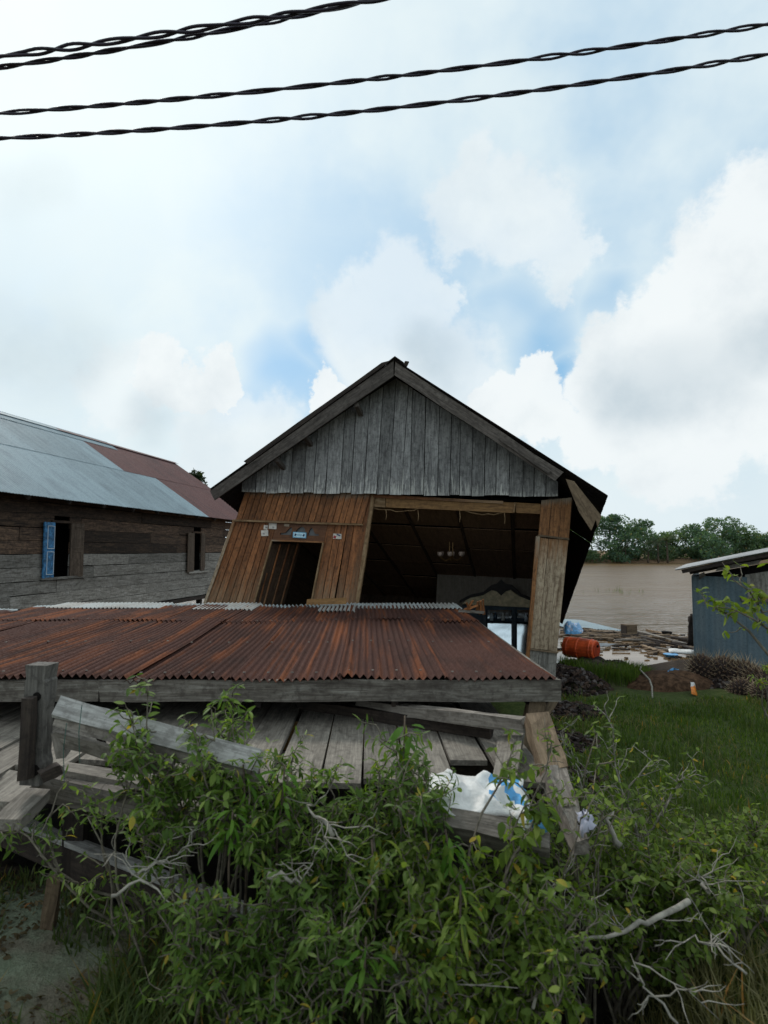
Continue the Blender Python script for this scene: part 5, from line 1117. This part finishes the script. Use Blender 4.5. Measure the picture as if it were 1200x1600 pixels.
dead('pale forked dead twig in the middle of the thicket', [(520, 1305, 2.35), (497, 1275, 2.38), (480, 1258, 2.4)], .010, 3, 6)
dead('grey dead branch lying over the dark edging', [(215, 1365, 2.35), (240, 1350, 2.38), (285, 1325, 2.42)], .006, 4, 5)
dead('dead twiggy branch in front of the edging, lower left', [(178, 1400, 2.3), (220, 1372, 2.32), (272, 1415, 2.25)], .007, 5, 3)
dead('low dead branches tangled at bottom right of centre', [(830, 1570, 2.15), (870, 1500, 2.3), (860, 1410, 2.5), (905, 1330, 2.8)], .006, 6, 9)
dead('dry branching twigs at the bottom right corner', [(1060, 1600, 2.1), (1010, 1545, 2.15), (985, 1490, 2.3)], .005, 7, 4)
dead('dry thin branches at the right of the bottom edge', [(1170, 1530, 2.2), (1120, 1480, 2.3), (1075, 1465, 2.4), (1040, 1500, 2.3)], .005, 8, 4)
dead('dry twig arching at the bottom edge of the thicket', [(690, 1590, 2.15), (662, 1520, 2.2), (650, 1500, 2.25)], .005, 9, 6)
dead('knobbly grey dead stub beside the second dark hole', [(420, 1365, 2.35), (445, 1372, 2.33), (470, 1380, 2.3)], .014, 10, 3)
dead('bleached dead twigs at the right side of the thicket', [(1110, 1395, 2.75), (1096, 1380, 2.8), (1090, 1362, 2.85)], .012, 11, 5)
# ------------------------------------------------------------------ grass and low weeds
def blades(name, label, n, region, hmin, hmax, wd, mat, keep=None, lean=.5, seed=0, cat='grass'):
    r_ = np.random.default_rng(seed); X = r_.uniform(region[0], region[1], n*2); Y = region[2] + (region[3]-region[2])*r_.random(n*2)
    k = np.array([keep(x, y) if keep else True for x, y in zip(X, Y)]); X, Y = X[k][:n], Y[k][:n]; n = len(X)
    Z = np.array([height(x, y) for x, y in zip(X, Y)]) - .005
    A = r_.uniform(0, 2*np.pi, n); cl = np.array([noise.noise(V((x*1.3, y*1.3, 3))) for x, y in zip(X, Y)])
    H = r_.uniform(hmin, hmax, n)*(1+.6*cl); L = H*r_.uniform(.1, lean, n); Wd = wd*r_.uniform(.6, 1.3, n)
    dx, dy = np.cos(A), np.sin(A); B = A + r_.normal(0, .4, n); lx, ly = -np.sin(B), np.cos(B)
    def P(f, h, s): return np.stack([X+lx*L*f+dx*Wd*s, Y+ly*L*f+dy*Wd*s, Z+H*h], 1)
    vs = np.stack([P(0, 0, -.5), P(0, 0, .5), P(.35, .6, .42), P(.35, .6, -.42), P(1, .95, 0)], 1).reshape(-1, 3)
    b = (np.arange(n)*5)[:, None]; q = (b+np.array([[0, 1, 2, 3]])).tolist(); t = (b+np.array([[3, 2, 4]])).tolist()
    me = bpy.data.meshes.new(name); me.from_pydata(vs.tolist(), [], q+t); o = mesh_obj(name, me, None, None, mat); return tag(o, label, cat, kind='stuff')
M_GRASS = leafmat('lawn_grass', (.058, .105, .018), (.098, .155, .027), (.165, .21, .05), .6)
M_WEED = leafmat('weed_blade', (.055, .085, .025), (.085, .115, .035), (.15, .16, .07), .6)
M_DRY = leafmat('dry_grass', (.13, .125, .05), (.19, .175, .075), (.27, .24, .13), .7)
def onlawn(x, y): return x > 1.45 + .25*noise.noise(V((y*1.2, 0, 0))) + max(0, (y-6)*.28) and y < 7.9 + .35*noise.noise(V((x*1.4, 3, 0))) - max(0, (x-4.6)*.25)
blades('lawn_grass', 'dark green lawn between the house and the shed', 52000, (1.2, 9.5, 2.6, 8.3), .025, .08, .010, M_GRASS, onlawn, .8, 1)
blades('grass_tuft', 'sparser grass on the hump by the barrel', 3500, (2.8, 4.2, 8.6, 9.8), .20, .32, .012, M_GRASS, lambda x, y: ((x-3.45)/.7)**2+((y-9.2)/.55)**2 < 1, .6, 2)
blades('dry_lawn_grass', 'pale dry blades scattered through the lawn', 5000, (1.3, 7.5, 2.8, 7.9), .03, .10, .008, M_DRY, lambda x, y: onlawn(x, y) and noise.noise(V((x*1.1, y*1.1, 6))) > .05, 1.3, 8)
blades('lawn_tufts', 'taller green tufts standing up through the lawn', 5000, (1.4, 7.5, 2.8, 8.0), .09, .20, .011, M_WEED, lambda x, y: onlawn(x, y) and noise.noise(V((x*2.3, y*2.3, 2))) > .25, .9, 9)
blades('weeds', 'rank weeds under the thicket along the bottom', 16000, (-1.2, 2.6, 1.9, 3.1), .06, .30, .010, M_WEED, lambda x, y: (V((x, y, 0))-V((BP0.x, BP0.y, 0))).dot(_bn) < -.05, .9, 3)
blades('dry_weeds', 'dry brown weeds at the bottom right', 6000, (.3, 2.6, 1.8, 2.9), .05, .24, .007, M_DRY, lambda x, y: x > .9 + .5*noise.noise(V((x*2, y*2, 9))), 1.1, 4)
blades('reeds', 'a few reed tufts standing in the river', 44, (0, 1, 0, 1), .2, .4, .02, M_GRASS, None, .5, 6)
o = bpy.data.objects['reeds']; me = o.data
for i in range(len(me.vertices)//5):
    k = i % 2; c = wpt(945 if k else 975, 926) + V((random.gauss(0, .9), random.gauss(0, 1.0), 0)); base = me.vertices[i*5].co.copy()
    for q in range(5): me.vertices[i*5+q].co = me.vertices[i*5+q].co - base + c

# fallen dry leaves on the bare ground near the road
rl = random.Random(77); lv = []
while len(lv) < 2200:
    x, y = rl.uniform(-2.4, 2.2), rl.uniform(1.9, 3.7)
    if (V((x, y, 0))-V((BP0.x, BP0.y, 0))).dot(_bn) > -.05 or noise.noise(V((x*1.6, y*1.6, 8))) < -.15: continue
    lv.append(leaf_frame(V((x, y, height(x, y)+.012)), V((rl.gauss(0, 1), rl.gauss(0, 1), rl.gauss(0, .25))), rl.gauss(0, .6), rl.uniform(.5, 1.0)))
M_LITTER = leafmat('dry_leaf', (.07, .05, .03), (.13, .095, .055), (.22, .17, .10), .8)
o = joined_leaves('leaf_litter', 'ovate', np.array([np.array(m_) for m_ in lv]), M_LITTER, None, 'stuff', Matrix()); tag(o, 'fallen dry leaves on the murky ground by the road', 'leaf litter')
blades('low_weeds', 'low sparse weeds on the murky ground at lower left', 5000, (-2.6, .6, 1.8, 3.7), .02, .10, .012, M_WEED, lambda x, y: (V((x, y, 0))-V((BP0.x, BP0.y, 0))).dot(_bn) < -.06 and noise.noise(V((x*2.0, y*2.0, 1))) > -.05, 1.2, 15)
